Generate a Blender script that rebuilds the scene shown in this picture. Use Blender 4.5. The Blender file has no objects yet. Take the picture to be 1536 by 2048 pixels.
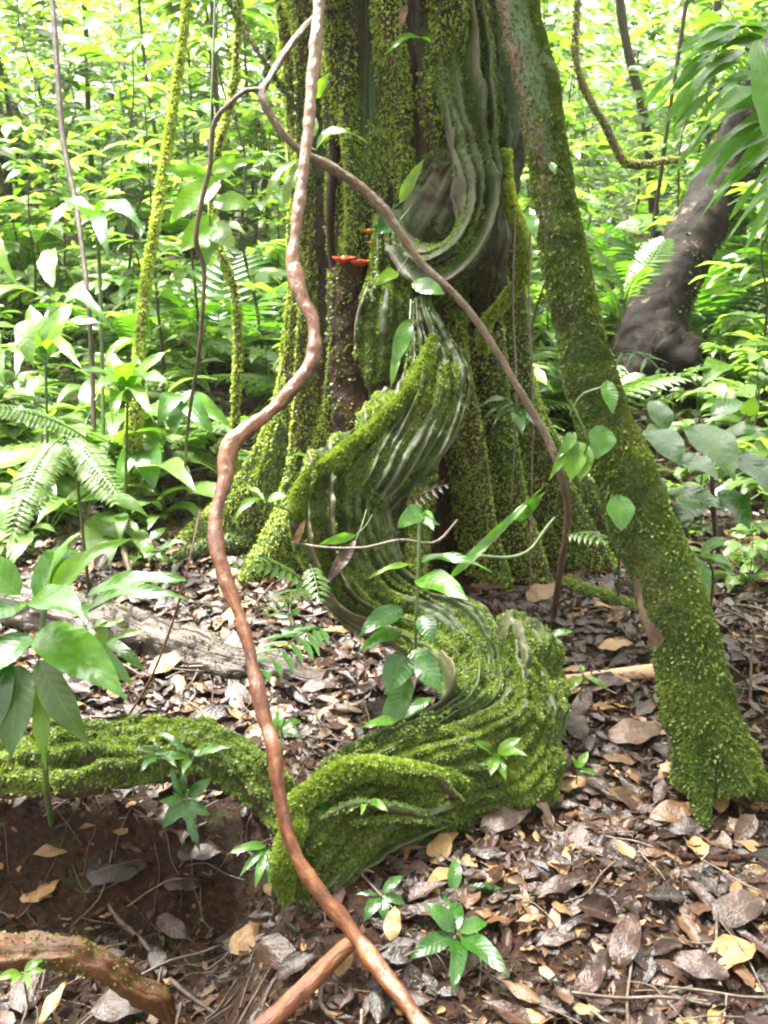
import bpy, math, random
import numpy as np
from mathutils import Vector, Matrix

# ------------------------------------------------------------------ camera, sky, sun, exposure
S = bpy.context.scene
C = S.collection
R = math.radians
PITCH = R(20.0)
F = 2010.0                                   # focal length in pixels of the 1536 x 2048 photograph
CAMZ = 1.5
cam_d = bpy.data.cameras.new('camera')
cam = bpy.data.objects.new('camera', cam_d)
C.objects.link(cam)
cam.location = (0, 0, CAMZ)
cam.rotation_euler = (R(90) - PITCH, 0, 0)
cam_d.sensor_fit = 'VERTICAL'
cam_d.sensor_height = 24.0
cam_d.lens = 24.0 * F / 2048.0
cam_d.clip_start = 0.05
cam_d.clip_end = 400
cam_d.dof.use_dof = True
cam_d.dof.focus_distance = 2.7
cam_d.dof.aperture_fstop = 5.6
S.camera = cam

SUN_EL, SUN_AZ = 64.0, -40.0                 # azimuth from +Y (ahead), negative = left
world = bpy.data.worlds.new('World')
S.world = world
world.use_nodes = True
wn = world.node_tree
wn.nodes.clear()
sky = wn.nodes.new('ShaderNodeTexSky')
sky.sky_type = 'NISHITA'
sky.sun_disc = False
sky.sun_elevation = R(SUN_EL)
sky.sun_rotation = R(SUN_AZ)
sky.dust_density = 6.0
sky.air_density = 1.0
sky.ozone_density = 0.6
hsv = wn.nodes.new('ShaderNodeHueSaturation')   # overcast: the cloud layer takes the blue out
hsv.inputs['Saturation'].default_value = 0.0
warm = wn.nodes.new('ShaderNodeMix'); warm.data_type = 'RGBA'; warm.blend_type = 'MULTIPLY'
warm.inputs[0].default_value = 1.0; warm.inputs[7].default_value = (1.0, .985, .93, 1)
bg = wn.nodes.new('ShaderNodeBackground')
bg.inputs['Strength'].default_value = 0.15
wo = wn.nodes.new('ShaderNodeOutputWorld')
wn.links.new(sky.outputs[0], hsv.inputs['Color'])
wn.links.new(hsv.outputs[0], warm.inputs[6])
wn.links.new(warm.outputs[2], bg.inputs[0])
wn.links.new(bg.outputs[0], wo.inputs[0])

sun_d = bpy.data.lights.new('sun', 'SUN')
sun_d.energy = 3.9
sun_d.angle = R(10)
sun_d.color = (1.0, 0.97, 0.90)
sun = bpy.data.objects.new('sun', sun_d)
C.objects.link(sun)
_e, _a = R(SUN_EL), R(SUN_AZ)
_dir = Vector((math.sin(_a) * math.cos(_e), math.cos(_a) * math.cos(_e), math.sin(_e)))
sun.rotation_euler = (-_dir).to_track_quat('-Z', 'Y').to_euler()
sun.location = (-4, 8, 12)

S.view_settings.view_transform = 'Standard'
S.view_settings.look = 'None'
S.view_settings.gamma = 1.0
S.view_settings.exposure = 2.9
S.render.engine = 'CYCLES'
S.cycles.use_denoising = True
S.cycles.max_bounces = 8
S.cycles.diffuse_bounces = 4
S.cycles.glossy_bounces = 3
S.cycles.transmission_bounces = 6
S.cycles.transparent_max_bounces = 6
S.cycles.caustics_reflective = False
S.cycles.caustics_refractive = False
S.cycles.sample_clamp_indirect = 6.0
S.cycles.filter_width = 2.1
S.cycles.volume_bounces = 1
S.cycles.volume_step_rate = 4

rnd = random.Random(7)
rng = np.random.default_rng(11)

# ------------------------------------------------------------------ projection of the photograph
CP, SP = math.cos(PITCH), math.sin(PITCH)
def P(px, py, d):
    a, b = (px - 768.0) / F, (py - 1024.0) / F
    return Vector((a * d, d * (CP - b * SP), CAMZ - d * (SP + b * CP)))
def Pn(a):
    return np.array([P(*r[:3]) for r in a], float)
def topx(p):
    """world point -> photo pixel, depth (used only to keep random plants clear of the tree)"""
    x, y, z = p
    d = y * CP - (z - CAMZ) * SP
    u = y * SP + (z - CAMZ) * CP
    if d < 0.05:
        return (9999, 9999, d)
    return (768 + F * x / d, 1024 - F * u / d, d)

# ------------------------------------------------------------------ noise and ground
def _hash(i, j, k, s):
    h = (i * 374761393 + j * 668265263 + k * 2147483647 + s * 1274126177) & 0xffffffff
    h = ((h ^ (h >> 13)) * 1274126177) & 0xffffffff
    return ((h ^ (h >> 16)) & 0xffffff) / float(0xffffff)
def vn(p, sc=1.0, seed=0):
    """value noise 0..1, p (N,3); sc scalar or 3-vector"""
    q = np.asarray(p, float) * np.asarray(sc, float)
    i = np.floor(q).astype(np.int64)
    f = q - i
    f = f * f * (3 - 2 * f)
    out = 0
    for a in (0, 1):
        for b in (0, 1):
            for c in (0, 1):
                w = (f[..., 0] if a else 1 - f[..., 0]) * (f[..., 1] if b else 1 - f[..., 1]) * (f[..., 2] if c else 1 - f[..., 2])
                out = out + w * _hash(i[..., 0] + a, i[..., 1] + b, i[..., 2] + c, seed)
    return out
def sstep(x):
    x = np.clip(x, 0, 1)
    return x * x * (3 - 2 * x)
def ground(x, y):
    x = np.asarray(x, float); y = np.asarray(y, float)
    p = np.stack([x, y, x * 0], -1)
    z = (vn(p, 1.3, 3) - .5) * .09 + (vn(p, 4.0, 4) - .5) * .035
    z = z + 0.05 * np.clip(y - 4.0, 0, 3) + .07 * np.clip(y - 7.0, 0, 4) - .05 * np.clip(y - 13, 0, 60)
    z = z + .05 * np.clip(-x - 1.2, 0, 3) * np.clip((y - 2) / 3, 0, 1)
    dip = sstep((2.06 - y) / .16) * sstep((-0.16 - x) / .22)
    z = z - .24 * dip
    z = z - .05 * sstep((1.5 - y) / .4) * sstep((.1 - x) / .5)
    return z
def gz(x, y):
    return float(ground(np.array([x]), np.array([y]))[0])
def G(px, py, lift=0.0):
    """the point of the ground seen at a photo pixel"""
    lo = 1.0
    for k in range(900):
        d = 1.0 + k * .02
        p = P(px, py, d)
        if p.z < gz(p.x, p.y) + lift:
            return p
    return P(px, py, 12)

# ------------------------------------------------------------------ mesh building
class MB:
    """collects geometry for ONE mesh: verts, quads, uv, a tint value per vertex"""
    def __init__(s):
        s.v, s.f, s.uv, s.t, s.m, s.c, s.n = [], [], [], [], [], [], 0
    def add(s, v, f, uv=None, tint=0.5, mi=0, cen=None):
        v = np.asarray(v, float); f = np.asarray(f, int)
        s.c.append(np.full((len(v), 3), np.nan) if cen is None else np.asarray(cen, float))
        s.v.append(v)
        s.f.append(f + s.n)
        s.uv.append(np.zeros((len(v), 2)) if uv is None else np.asarray(uv, float))
        s.t.append(np.full(len(v), float(tint)) if np.isscalar(tint) else np.asarray(tint, float))
        s.m.append(np.full(len(f), mi, int))
        s.n += len(v)
        return s
    def arrays(s):
        return np.concatenate(s.v), np.concatenate(s.f), np.concatenate(s.uv), np.concatenate(s.t)
    def mesh(s, name, mats, smooth=True):
        v, f, uv, t = s.arrays()
        me = bpy.data.meshes.new(name)
        me.vertices.add(len(v)); me.vertices.foreach_set('co', v.ravel())
        me.loops.add(f.size); me.loops.foreach_set('vertex_index', f.ravel())
        me.polygons.add(len(f))
        me.polygons.foreach_set('loop_start', np.arange(0, f.size, 4))
        if not isinstance(mats, (list, tuple)):
            mats = [mats]
        for m in mats:
            me.materials.append(m)
        me.polygons.foreach_set('material_index', np.concatenate(s.m))
        me.polygons.foreach_set('use_smooth', np.full(len(f), smooth))
        ul = me.uv_layers.new(name='UVMap')
        ul.data.foreach_set('uv', uv[f.ravel()].ravel())
        at = me.attributes.new('tint', 'FLOAT', 'POINT')
        at.data.foreach_set('value', t)
        me.update(calc_edges=True)
        me.validate()
        return me
    def build(s, name, mats, parent=None, smooth=True):
        o = bpy.data.objects.new(name, s.mesh(name, mats, smooth))
        C.objects.link(o)
        if parent is not None:
            o.parent = parent
            o.matrix_parent_inverse = Matrix.Translation(-parent.location) if parent.rotation_euler.z == 0 else parent.matrix_basis.inverted()
        return o

def tag(o, label=None, cat=None, group=None, kind=None):
    if label: o['label'] = label
    if cat: o['category'] = cat
    if group: o['group'] = group
    if kind: o['kind'] = kind
    return o
def empty(name, loc, label, cat, group=None):
    o = bpy.data.objects.new(name, None)
    C.objects.link(o)
    o.location = loc
    o.empty_display_size = .1
    return tag(o, label, cat, group)
def copy_tree(o, parent=None):
    c = o.copy(); C.objects.link(c)
    if parent is not None: c.parent = parent
    for ch in list(KIDS.get(o.name, [])):
        copy_tree(ch, c)
    return c
KIDS = {}

def smooth_path(pts, n):
    """Catmull-Rom through rows of pts (K,D) -> (n,D)"""
    p = np.asarray(pts, float)
    if len(p) < 3:
        t = np.linspace(0, 1, n)[:, None]
        return p[0] * (1 - t) + p[-1] * t
    q = np.vstack([2 * p[0] - p[1], p, 2 * p[-1] - p[-2]])
    seg = np.linalg.norm(np.diff(p[:, :3], axis=0), axis=1) + 1e-6
    cum = np.concatenate([[0], np.cumsum(seg)])
    u = np.linspace(0, cum[-1], n)
    k = np.clip(np.searchsorted(cum, u, side='right') - 1, 0, len(p) - 2)
    t = ((u - cum[k]) / seg[k])[:, None]
    p0, p1, p2, p3 = q[k], q[k + 1], q[k + 2], q[k + 3]
    return .5 * ((2 * p1) + (-p0 + p2) * t + (2 * p0 - 5 * p1 + 4 * p2 - p3) * t ** 2 + (-p0 + 3 * p1 - 3 * p2 + p3) * t ** 3)

def grid_faces(n, m, wrap=True):
    """n rows of m verts"""
    mm = m if wrap else m - 1
    i = np.arange(n - 1)[:, None]; j = np.arange(mm)[None, :]
    j2 = (j + 1) % m
    a = i * m + j; b = i * m + j2; c = (i + 1) * m + j2; d = (i + 1) * m + j
    return np.stack([a, b, c, d], -1).reshape(-1, 4)

def tube(mb, pts, rad, seg=12, step=.02, bump=.12, bsc=14, seed=0, tint=.5, flat=1.0, caps=True, mi=0):
    """pts (K,3) world, rad (K) or scalar; a knobbly tapering tube"""
    pts = np.asarray(pts, float)
    rad = np.full(len(pts), rad) if np.isscalar(rad) else np.asarray(rad, float)
    L = np.linalg.norm(np.diff(pts, axis=0), axis=1).sum()
    n = max(4, int(L / step))
    q = smooth_path(np.hstack([pts, rad[:, None]]), n)
    c, r = q[:, :3], np.maximum(q[:, 3], .0006)
    T = np.gradient(c, axis=0); T /= np.linalg.norm(T, axis=1)[:, None] + 1e-9
    N = np.zeros_like(T)
    v0 = np.cross(T[0], [0.31, .95, .1]); v0 /= np.linalg.norm(v0)
    for i in range(n):
        v0 = v0 - T[i] * v0.dot(T[i]); v0 /= np.linalg.norm(v0)
        N[i] = v0
    B = np.cross(T, N)
    a = np.linspace(0, 2 * math.pi, seg, endpoint=False)
    ring = N[:, None, :] * np.cos(a)[None, :, None] + B[:, None, :] * np.sin(a)[None, :, None] * flat
    base = c[:, None, :] + ring * r[:, None, None]
    k = 1 + bump * 2 * (vn(base, bsc, seed) - .5) + bump * (vn(base, bsc * 3.1, seed + 5) - .5)
    v = c[:, None, :] + ring * (r[:, None] * k)[..., None]
    s = np.linspace(0, L, n)
    if isinstance(tint, str):
        caps = False; tint = np.repeat(s / L, seg)
    uv = np.stack(np.broadcast_arrays((a / (2 * math.pi))[None, :], s[:, None]), -1).reshape(-1, 2)
    mb.add(v.reshape(-1, 3), grid_faces(n, seg), uv, tint, mi, np.repeat(c, seg, 0))
    if caps:
        for e, sgn in ((0, -1), (n - 1, 1)):
            cc = c[e] + T[e] * sgn * r[e] * .25
            vv = np.vstack([v[e], v[e] * .5 + cc * .5, cc[None]])
            f = []
            for j in range(seg):
                j2 = (j + 1) % seg
                f.append([j, j2, seg + j2, seg + j])
            for j in range(0, seg, 2):
                f.append([seg + j, seg + (j + 1) % seg, seg + (j + 2) % seg, 2 * seg])
            mb.add(vv, f, None, tint, mi)
    return mb

def loft(mb, st, thick, ridges=7, rdepth=.35, n=None, m=56, seed=0, back=None, wav=1.0, rough=1.0):
    """ribbon stem between two rails; st rows: (ax,ay,ad, bx,by,bd[, thickness scale]) in photo pixels.
    tint carries the height of the ridges."""
    A = Pn([r[:3] for r in st]); B = Pn([r[3:6] for r in st])
    K = np.array([[r[6] if len(r) > 6 else 1.0] for r in st])
    L = np.linalg.norm(np.diff((A + B) / 2, axis=0), axis=1).sum()
    n = n or int(L / .006)
    q = smooth_path(np.hstack([(A + B) / 2, A, B, K]), n)
    c, A, B, th = q[:, :3], q[:, 3:6], q[:, 6:9], q[:, 9] * thick
    W = (B - A) / 2
    T = np.gradient(c, axis=0); T /= np.linalg.norm(T, axis=1)[:, None] + 1e-9
    wl = np.linalg.norm(W, axis=1)[:, None]
    N = np.cross(T, W); N /= np.linalg.norm(N, axis=1)[:, None] + 1e-9
    tocam = np.array([0, 0, CAMZ]) - c
    sg = np.sign((N * tocam).sum(1)); sg = np.where(sg == 0, 1, sg)
    if abs(sg.sum()) < n:      # keep the side that mostly faces the viewer, without flips
        s0 = 1 if sg.sum() > 0 else -1
        for i in range(1, n):
            if N[i].dot(N[i - 1]) < 0: N[i] *= -1
        if ((N * tocam).sum(1)).sum() < 0: N *= -1
    else:
        N *= sg[:, None]
    a = np.linspace(0, 2 * math.pi, m, endpoint=False)
    s = np.linspace(0, L, n)
    ca, sa = np.cos(a), np.sin(a)
    # position across the ribbon -1..1, ridges wander along the length
    x = ca[None, :] + .10 * wav * (vn(np.stack(np.broadcast_arrays(s[:, None] * 5, ca[None, :] * 2, 0 * s[:, None]), -1), 1, seed) - .5)
    gg = np.random.default_rng(seed + 500)
    rid = np.zeros((n, m))
    ce = np.linspace(-.98, .98, ridges) + gg.normal(size=ridges) * .5 / ridges
    for k in range(ridges):
        sk = np.stack([s * 3.2, 0 * s + k * 5.3, 0 * s], -1)
        wob = (vn(sk, 1, seed + 9) - .5) * 1.7 / ridges + (vn(sk, (4, 1, 1), seed + 10) - .5) * .5 / ridges
        am = np.clip(.1 + 1.5 * vn(sk, (1.5, 1, 1), seed + 12), 0, 1) * gg.uniform(.45, 1.1)
        ww = gg.uniform(.60, 1.05) / ridges * (.7 + .7 * vn(sk, (2, 1, 1), seed + 13))
        gk = am[:, None] * np.exp(-((x - (ce[k] + wob)[:, None]) / ww[:, None]) ** 2)
        rid = np.maximum(rid, gk) + .15 * np.minimum(rid, gk)
    prof = np.sign(sa) * np.abs(sa) ** .75
    off = th[:, None] * (prof[None, :] * (1 - rdepth + rdepth * rid * 1.4))
    v = c[:, None, :] + W[:, None, :] * (np.sign(ca) * np.abs(ca) ** .9)[None, :, None] * (1 + .05 * rid[..., None]) + N[:, None, :] * off[..., None]
    nz = (vn(v, 9, seed + 6) - .5) * .03 + (vn(v, 22, seed + 3) - .5) * .018 + (vn(v, 60, seed + 4) - .5) * .009
    v = v + (N[:, None, :] * np.sign(sa)[None, :, None]) * nz[..., None] * rough
    uv = np.stack(np.broadcast_arrays((x * .5 + .5), s[:, None]), -1).reshape(-1, 2)
    mb.add(v.reshape(-1, 3), grid_faces(n, m), uv, np.clip(rid, 0, 1.2).ravel(), 0, (np.repeat(c, m, 0) + .85 * (W[:, None, :] * ca[None, :, None]).reshape(-1, 3)))
    for e in (0, n - 1):          # close both ends
        cc = c[e] + T[e] * (.01 if e else -.01)
        vv = np.vstack([v[e], cc[None]])
        f = [[j, (j + 1) % m, (j + 2) % m, m] for j in range(0, m, 2)]
        mb.add(vv, f, None, .3)
    return mb

def surf_samples(v, f, n, g):
    """n area-weighted points on a quad mesh -> points, normals, tint index (face)"""
    a, b, c, d = (v[f[:, i]] for i in range(4))
    nr = np.cross(c - a, d - b)
    ar = np.linalg.norm(nr, axis=1)
    nr = nr / (ar[:, None] + 1e-12)
    idx = g.choice(len(f), n, p=ar / ar.sum())
    s, t = g.random(n)[:, None], g.random(n)[:, None]
    p = (a[idx] * (1 - s) + b[idx] * s) * (1 - t) + (d[idx] * (1 - s) + c[idx] * s) * t
    return p, nr[idx], idx

def tufts(mb, p, nr, size, g, droop=.3, spread=.9, tint=None, wid=.42):
    """one small folded leaflet per point"""
    n = len(p)
    r = g.normal(size=(n, 3))
    d = nr * .8 + r * spread * .5 + np.array([0, 0, -droop])
    d /= np.linalg.norm(d, axis=1)[:, None] + 1e-9
    s = np.cross(d, g.normal(size=(n, 3))); s /= np.linalg.norm(s, axis=1)[:, None] + 1e-9
    l = (size * (.5 + g.random(n)))[:, None] if np.isscalar(size) else size[:, None]
    q = p - nr * .001
    v = np.stack([q, q + d * l * .5 + s * l * wid, q + d * l + np.array([0, 0, -1.]) * l * .15, q + d * l * .5 - s * l * wid], 1)
    f = np.arange(n * 4).reshape(-1, 4)
    t = g.random(n) if tint is None else tint
    mb.add(v.reshape(-1, 3), f, np.tile([[0, 0], [1, .5], [0, 1], [-1, .5]], (n, 1)), np.repeat(t, 4))
    return mb

# ------------------------------------------------------------------ leaves
def wprof(t, shape):
    if shape == 'ovate':
        w = np.sin(math.pi * t ** .72) ** .8
        w = w * np.where(t > .82, np.clip((1 - t) / .18, 0, 1) ** .6, 1)
    elif shape == 'lance':
        w = np.sin(math.pi * t ** .85) ** 1.1
    elif shape == 'heart':
        w = np.where(t < .28, (t / .28) ** .35, np.clip(1 - ((t - .28) / .72) ** 1.5, 0, 1) ** .85)
    elif shape == 'strap':
        w = np.clip(t / .18, 0, 1) ** .7 * np.clip((1 - t) / .55, 0, 1) ** .75
    elif shape == 'broad':
        w = np.sin(math.pi * t ** .8) ** .6
    elif shape == 'blunt':
        w = np.clip(t / .25, 0, 1) ** .6 * np.clip((1 - t) / .16, 0, 1) ** .5
    else:
        w = np.sin(math.pi * t)
    return w
def leaf_geo(L, Wd, shape='ovate', bow=.08, fold=.25, wave=.03, curl=0., n=11, g=rng, twist=0.):
    """leaf along +X, upper side +Z, chord ends at (L,0,0)"""
    t = np.linspace(0.0, 1, n)
    w = wprof(t, shape) * Wd / 2
    w[0] = max(w[0], Wd * .02); w[-1] = Wd * .012
    cols = np.array([-1, -.55, 0, .55, 1])
    x = t[:, None] * L + np.zeros(5)[None, :]
    if shape == 'heart':
        x = x - (np.abs(cols)[None, :] ** 1.3) * (1 - t[:, None]) ** 5 * L * .28
    y = w[:, None] * cols[None, :]
    ph = g.random() * 6.28
    z = bow * L * 4 * (t * (1 - t))[:, None] + np.abs(y) * fold
    z = z + np.abs(cols)[None, :] ** 2 * wave * L * np.sin(t * 13 + ph)[:, None] * np.sign(cols)[None, :]
    z = z - curl * np.abs(cols)[None, :] ** 2 * w[:, None]
    a = twist * (t - .5)[:, None]
    y, z = y * np.cos(a) - z * np.sin(a) * .3, z + y * np.sin(a)
    v = np.stack([x, y, z], -1).reshape(-1, 3)
    uv = np.stack(np.broadcast_arrays(cols[None, :], t[:, None]), -1).reshape(-1, 2)
    return v, grid_faces(n, 5, False), uv
def frame(d, up):
    d = Vector(d).normalized(); up = Vector(up)
    s = up.cross(d)
    if s.length < 1e-4: s = Vector((1, 0, .01)).cross(d)
    s.normalize(); u = d.cross(s)
    return np.array([d, s, u])
def put(mb, geo, base, d, up, tint=.5):
    v, f, uv = geo
    mb.add(v @ frame(d, up) + np.asarray(base)[None, :], f, uv, tint)
TOCAM = Vector((0, -.8, .6))
def leaf_px(mb, b, t, w, shape='ovate', bow=.08, fold=.2, up=(0, -.35, .95), tint=None, wave=.02, twist=0.):
    """leaf from base pixel+depth b to tip pixel+depth t, width w in photo pixels at that depth"""
    pb, pt = P(*b), P(*t)
    L = (pt - pb).length
    wm = w * (b[2] + t[2]) / 2 / F
    put(mb, leaf_geo(L, wm, shape, bow, fold, wave, n=15, twist=twist), pb, pt - pb, up, rnd.random() if tint is None else tint)

# ------------------------------------------------------------------ materials
def nt(name):
    m = bpy.data.materials.new(name); m.use_nodes = True
    t = m.node_tree; t.nodes.clear()
    out = t.nodes.new('ShaderNodeOutputMaterial')
    return m, t, out
def N_(t, ty, **kw):
    n = t.nodes.new(ty)
    for k, v in kw.items():
        if k in n.inputs: n.inputs[k].default_value = v
        else: setattr(n, k, v)
    return n
def ramp(t, fac, stops):
    r = t.nodes.new('ShaderNodeValToRGB')
    e = r.color_ramp.elements
    while len(e) > 1: e.remove(e[-1])
    e[0].position, e[0].color = stops[0][0], (*stops[0][1], 1)
    for p, c in stops[1:]:
        x = e.new(p); x.color = (*c, 1)
    t.links.new(fac, r.inputs[0])
    return r.outputs[0]
def noise(t, vec, scale, detail=4, rough=.6, dist=0):
    n = N_(t, 'ShaderNodeTexNoise', Scale=scale, Detail=detail, Roughness=rough, Distortion=dist)
    if vec is not None: t.links.new(vec, n.inputs['Vector'])
    return n.outputs['Fac']
def mapping(t, vec, sc):
    m = t.nodes.new('ShaderNodeMapping'); m.inputs['Scale'].default_value = sc
    t.links.new(vec, m.inputs['Vector'])
    return m.outputs[0]
def mathn(t, op, a, b=None, c=None):
    n = t.nodes.new('ShaderNodeMath'); n.operation = op
    for i, x in enumerate((a, b, c)):
        if x is None: continue
        if isinstance(x, (int, float)): n.inputs[i].default_value = x
        else: t.links.new(x, n.inputs[i])
    return n.outputs[0]
def mixc(t, fac, a, b, mode='MIX'):
    n = t.nodes.new('ShaderNodeMix'); n.data_type = 'RGBA'; n.blend_type = mode
    for i, x in ((0, fac), (6, a), (7, b)):
        if isinstance(x, (int, float)): n.inputs[i].default_value = x
        elif isinstance(x, tuple): n.inputs[i].default_value = (*x, 1)
        else: t.links.new(x, n.inputs[i])
    return n.outputs[2]
def bumpn(t, h, strength, dist=.01, nrm=None):
    b = N_(t, 'ShaderNodeBump', Strength=strength, Distance=dist)
    t.links.new(h, b.inputs['Height'])
    if nrm is not None: t.links.new(nrm, b.inputs['Normal'])
    return b.outputs[0]

def leaf_mat(name, dark, light, trans=.45, rough=.3, tcol=None, veins=9, vein_amt=.16, blotch=None, spec=.55, vlong=False):
    m, t, out = nt(name)
    at = N_(t, 'ShaderNodeAttribute', attribute_name='tint')
    uv = t.nodes.new('ShaderNodeUVMap')
    sep = t.nodes.new('ShaderNodeSeparateXYZ'); t.links.new(uv.outputs[0], sep.inputs[0])
    geo = t.nodes.new('ShaderNodeNewGeometry')
    u = mathn(t, 'ABSOLUTE', sep.outputs[0])
    if vlong:
        w = mathn(t, 'SINE', mathn(t, 'MULTIPLY', sep.outputs[0], veins * 3.0))
    else:
        w = mathn(t, 'SINE', mathn(t, 'MULTIPLY', mathn(t, 'SUBTRACT', sep.outputs[1], mathn(t, 'MULTIPLY', u, .16)), veins * 6.2832))
    w = mathn(t, 'MULTIPLY_ADD', w, .5, .5)
    mid = mathn(t, 'LESS_THAN', u, .045)
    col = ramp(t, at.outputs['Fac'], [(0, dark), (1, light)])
    nz = noise(t, geo.outputs['Position'], 35, 3)
    col = mixc(t, .5, col, ramp(t, nz, [(.25, (.55, .55, .5)), (.75, (1.35, 1.3, 1.2))]), 'MULTIPLY')
    col = mixc(t, mathn(t, 'MULTIPLY', w, vein_amt), col, mixc(t, 1.0, col, (.6, .68, .62), 'MULTIPLY'))
    col = mixc(t, mathn(t, 'MULTIPLY', mid, .3), col, mixc(t, .5, col, (.35, .42, .12)))
    if blotch:
        b = noise(t, geo.outputs['Position'], 22, 4, .7)
        bm = t.nodes.new('ShaderNodeMapRange'); bm.inputs[1].default_value = .67; bm.inputs[2].default_value = .71
        t.links.new(b, bm.inputs[0])
        col = mixc(t, bm.outputs[0], col, blotch)
    col = mixc(t, 1.0, col, (.58, .58, .58), 'MULTIPLY')
    pb = N_(t, 'ShaderNodeBsdfPrincipled', Roughness=rough)
    pb.inputs['Specular IOR Level'].default_value = spec
    t.links.new(col, pb.inputs['Base Color'])
    rr = mathn(t, 'MULTIPLY_ADD', nz, .35, rough - .12)
    t.links.new(rr, pb.inputs['Roughness'])
    nr = bumpn(t, w, .14, .003)
    nr = bumpn(t, noise(t, geo.outputs['Position'], 60, 2), .25, .004, nr)
    t.links.new(nr, pb.inputs['Normal'])
    tr = t.nodes.new('ShaderNodeBsdfTranslucent')
    t.links.new(mixc(t, 1.0, col, tcol or (1.9, 2.0, .7), 'MULTIPLY'), tr.inputs[0])
    mx = t.nodes.new('ShaderNodeMixShader'); mx.inputs[0].default_value = trans
    t.links.new(pb.outputs[0], mx.inputs[1]); t.links.new(tr.outputs[0], mx.inputs[2])
    t.links.new(mx.outputs[0], out.inputs[0])
    return m

def bark_mat(name, cols, moss=None, moss_amt=.5, vert=(14, 14, 2.2), rough=.55, bump=.8, up=.35, use_tint=False, lichen=None, seed=0., uvstretch=False, spec=.4, bdist=.012, cols2=None, speck=.6):
    """cols: dark, mid, light; moss: (dark, light) blended by noise and by how much the face looks up"""
    m, t, out = nt(name)
    geo = t.nodes.new('ShaderNodeNewGeometry')
    tc = t.nodes.new('ShaderNodeTexCoord')
    pos = geo.outputs['Position']
    if uvstretch:
        uvn = t.nodes.new('ShaderNodeUVMap')
        v = mapping(t, uvn.outputs[0], vert)
    else:
        v = mapping(t, pos, vert)
    n1 = noise(t, v, 1.0, 6, .65, .4)
    n2 = noise(t, pos, 7 + seed, 4, .6)
    n3 = noise(t, pos, 60, 4, .7)
    col = ramp(t, mathn(t, 'ADD', mathn(t, 'MULTIPLY', n1, .65), mathn(t, 'MULTIPLY', n2, .35)), [(.3, cols[0]), (.5, cols[1]), (.7, cols[2])])
    if cols2:
        at2 = N_(t, 'ShaderNodeAttribute', attribute_name='tint')
        mr2 = t.nodes.new('ShaderNodeMapRange'); mr2.inputs[1].default_value = .12; mr2.inputs[2].default_value = .55
        t.links.new(at2.outputs['Fac'], mr2.inputs[0])
        c2 = ramp(t, mathn(t, 'ADD', mathn(t, 'MULTIPLY', n1, .65), mathn(t, 'MULTIPLY', n2, .35)), [(.3, cols2[0]), (.5, cols2[1]), (.7, cols2[2])])
        col = mixc(t, mr2.outputs[0], c2, col)
    col = mixc(t, speck, col, ramp(t, n3, [(.3, (.5, .5, .5)), (.7, (1.4, 1.4, 1.4))]), 'MULTIPLY')
    if use_tint:
        at = N_(t, 'ShaderNodeAttribute', attribute_name='tint')
        mr = t.nodes.new('ShaderNodeMapRange'); mr.inputs[1].default_value = .55; mr.inputs[2].default_value = 1.0
        t.links.new(at.outputs['Fac'], mr.inputs[0])
        col = mixc(t, mathn(t, 'MULTIPLY', mr.outputs[0], mathn(t, 'MULTIPLY_ADD', n2, 1.1, -.05)), col, use_tint)
    if lichen:
        ln = noise(t, pos, 9, 5, .75)
        lm = t.nodes.new('ShaderNodeMapRange'); lm.inputs[1].default_value = .60; lm.inputs[2].default_value = .70
        t.links.new(ln, lm.inputs[0])
        col = mixc(t, mathn(t, 'MULTIPLY', lm.outputs[0], .7), col, lichen)
    h = mathn(t, 'ADD', n1, mathn(t, 'MULTIPLY', n3, .5))
    rgh = rough
    if moss:
        sep = t.nodes.new('ShaderNodeSeparateXYZ'); t.links.new(geo.outputs['Normal'], sep.inputs[0])
        mm = mathn(t, 'ADD', mathn(t, 'MULTIPLY', sep.outputs[2], up), noise(t, mapping(t, pos, (5, 5, 2.4)), 1.0, 6, .65))
        mr = t.nodes.new('ShaderNodeMapRange'); mr.inputs[1].default_value = .62 - moss_amt * .35; mr.inputs[2].default_value = .70 - moss_amt * .3
        t.links.new(mm, mr.inputs[0])
        mf = mr.outputs[0]
        if use_tint:
            mf = mathn(t, 'MULTIPLY', mf, mathn(t, 'SUBTRACT', 1.15, mathn(t, 'MULTIPLY', at.outputs['Fac'], .75)))
        mc = ramp(t, noise(t, pos, 90, 3, .7), [(.3, moss[0]), (.7, moss[1])])
        col = mixc(t, mf, col, mc)
    col = mixc(t, 1.0, col, (.66, .62, .60), 'MULTIPLY')
    pb = N_(t, 'ShaderNodeBsdfPrincipled', Roughness=rough)
    pb.inputs['Specular IOR Level'].default_value = spec
    t.links.new(col, pb.inputs['Base Color'])
    t.links.new(mathn(t, 'MULTIPLY_ADD', n3, .4, rough - .2), pb.inputs['Roughness'])
    t.links.new(bumpn(t, h, bump, bdist), pb.inputs['Normal'])
    t.links.new(pb.outputs[0], out.inputs[0])
    return m

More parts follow.
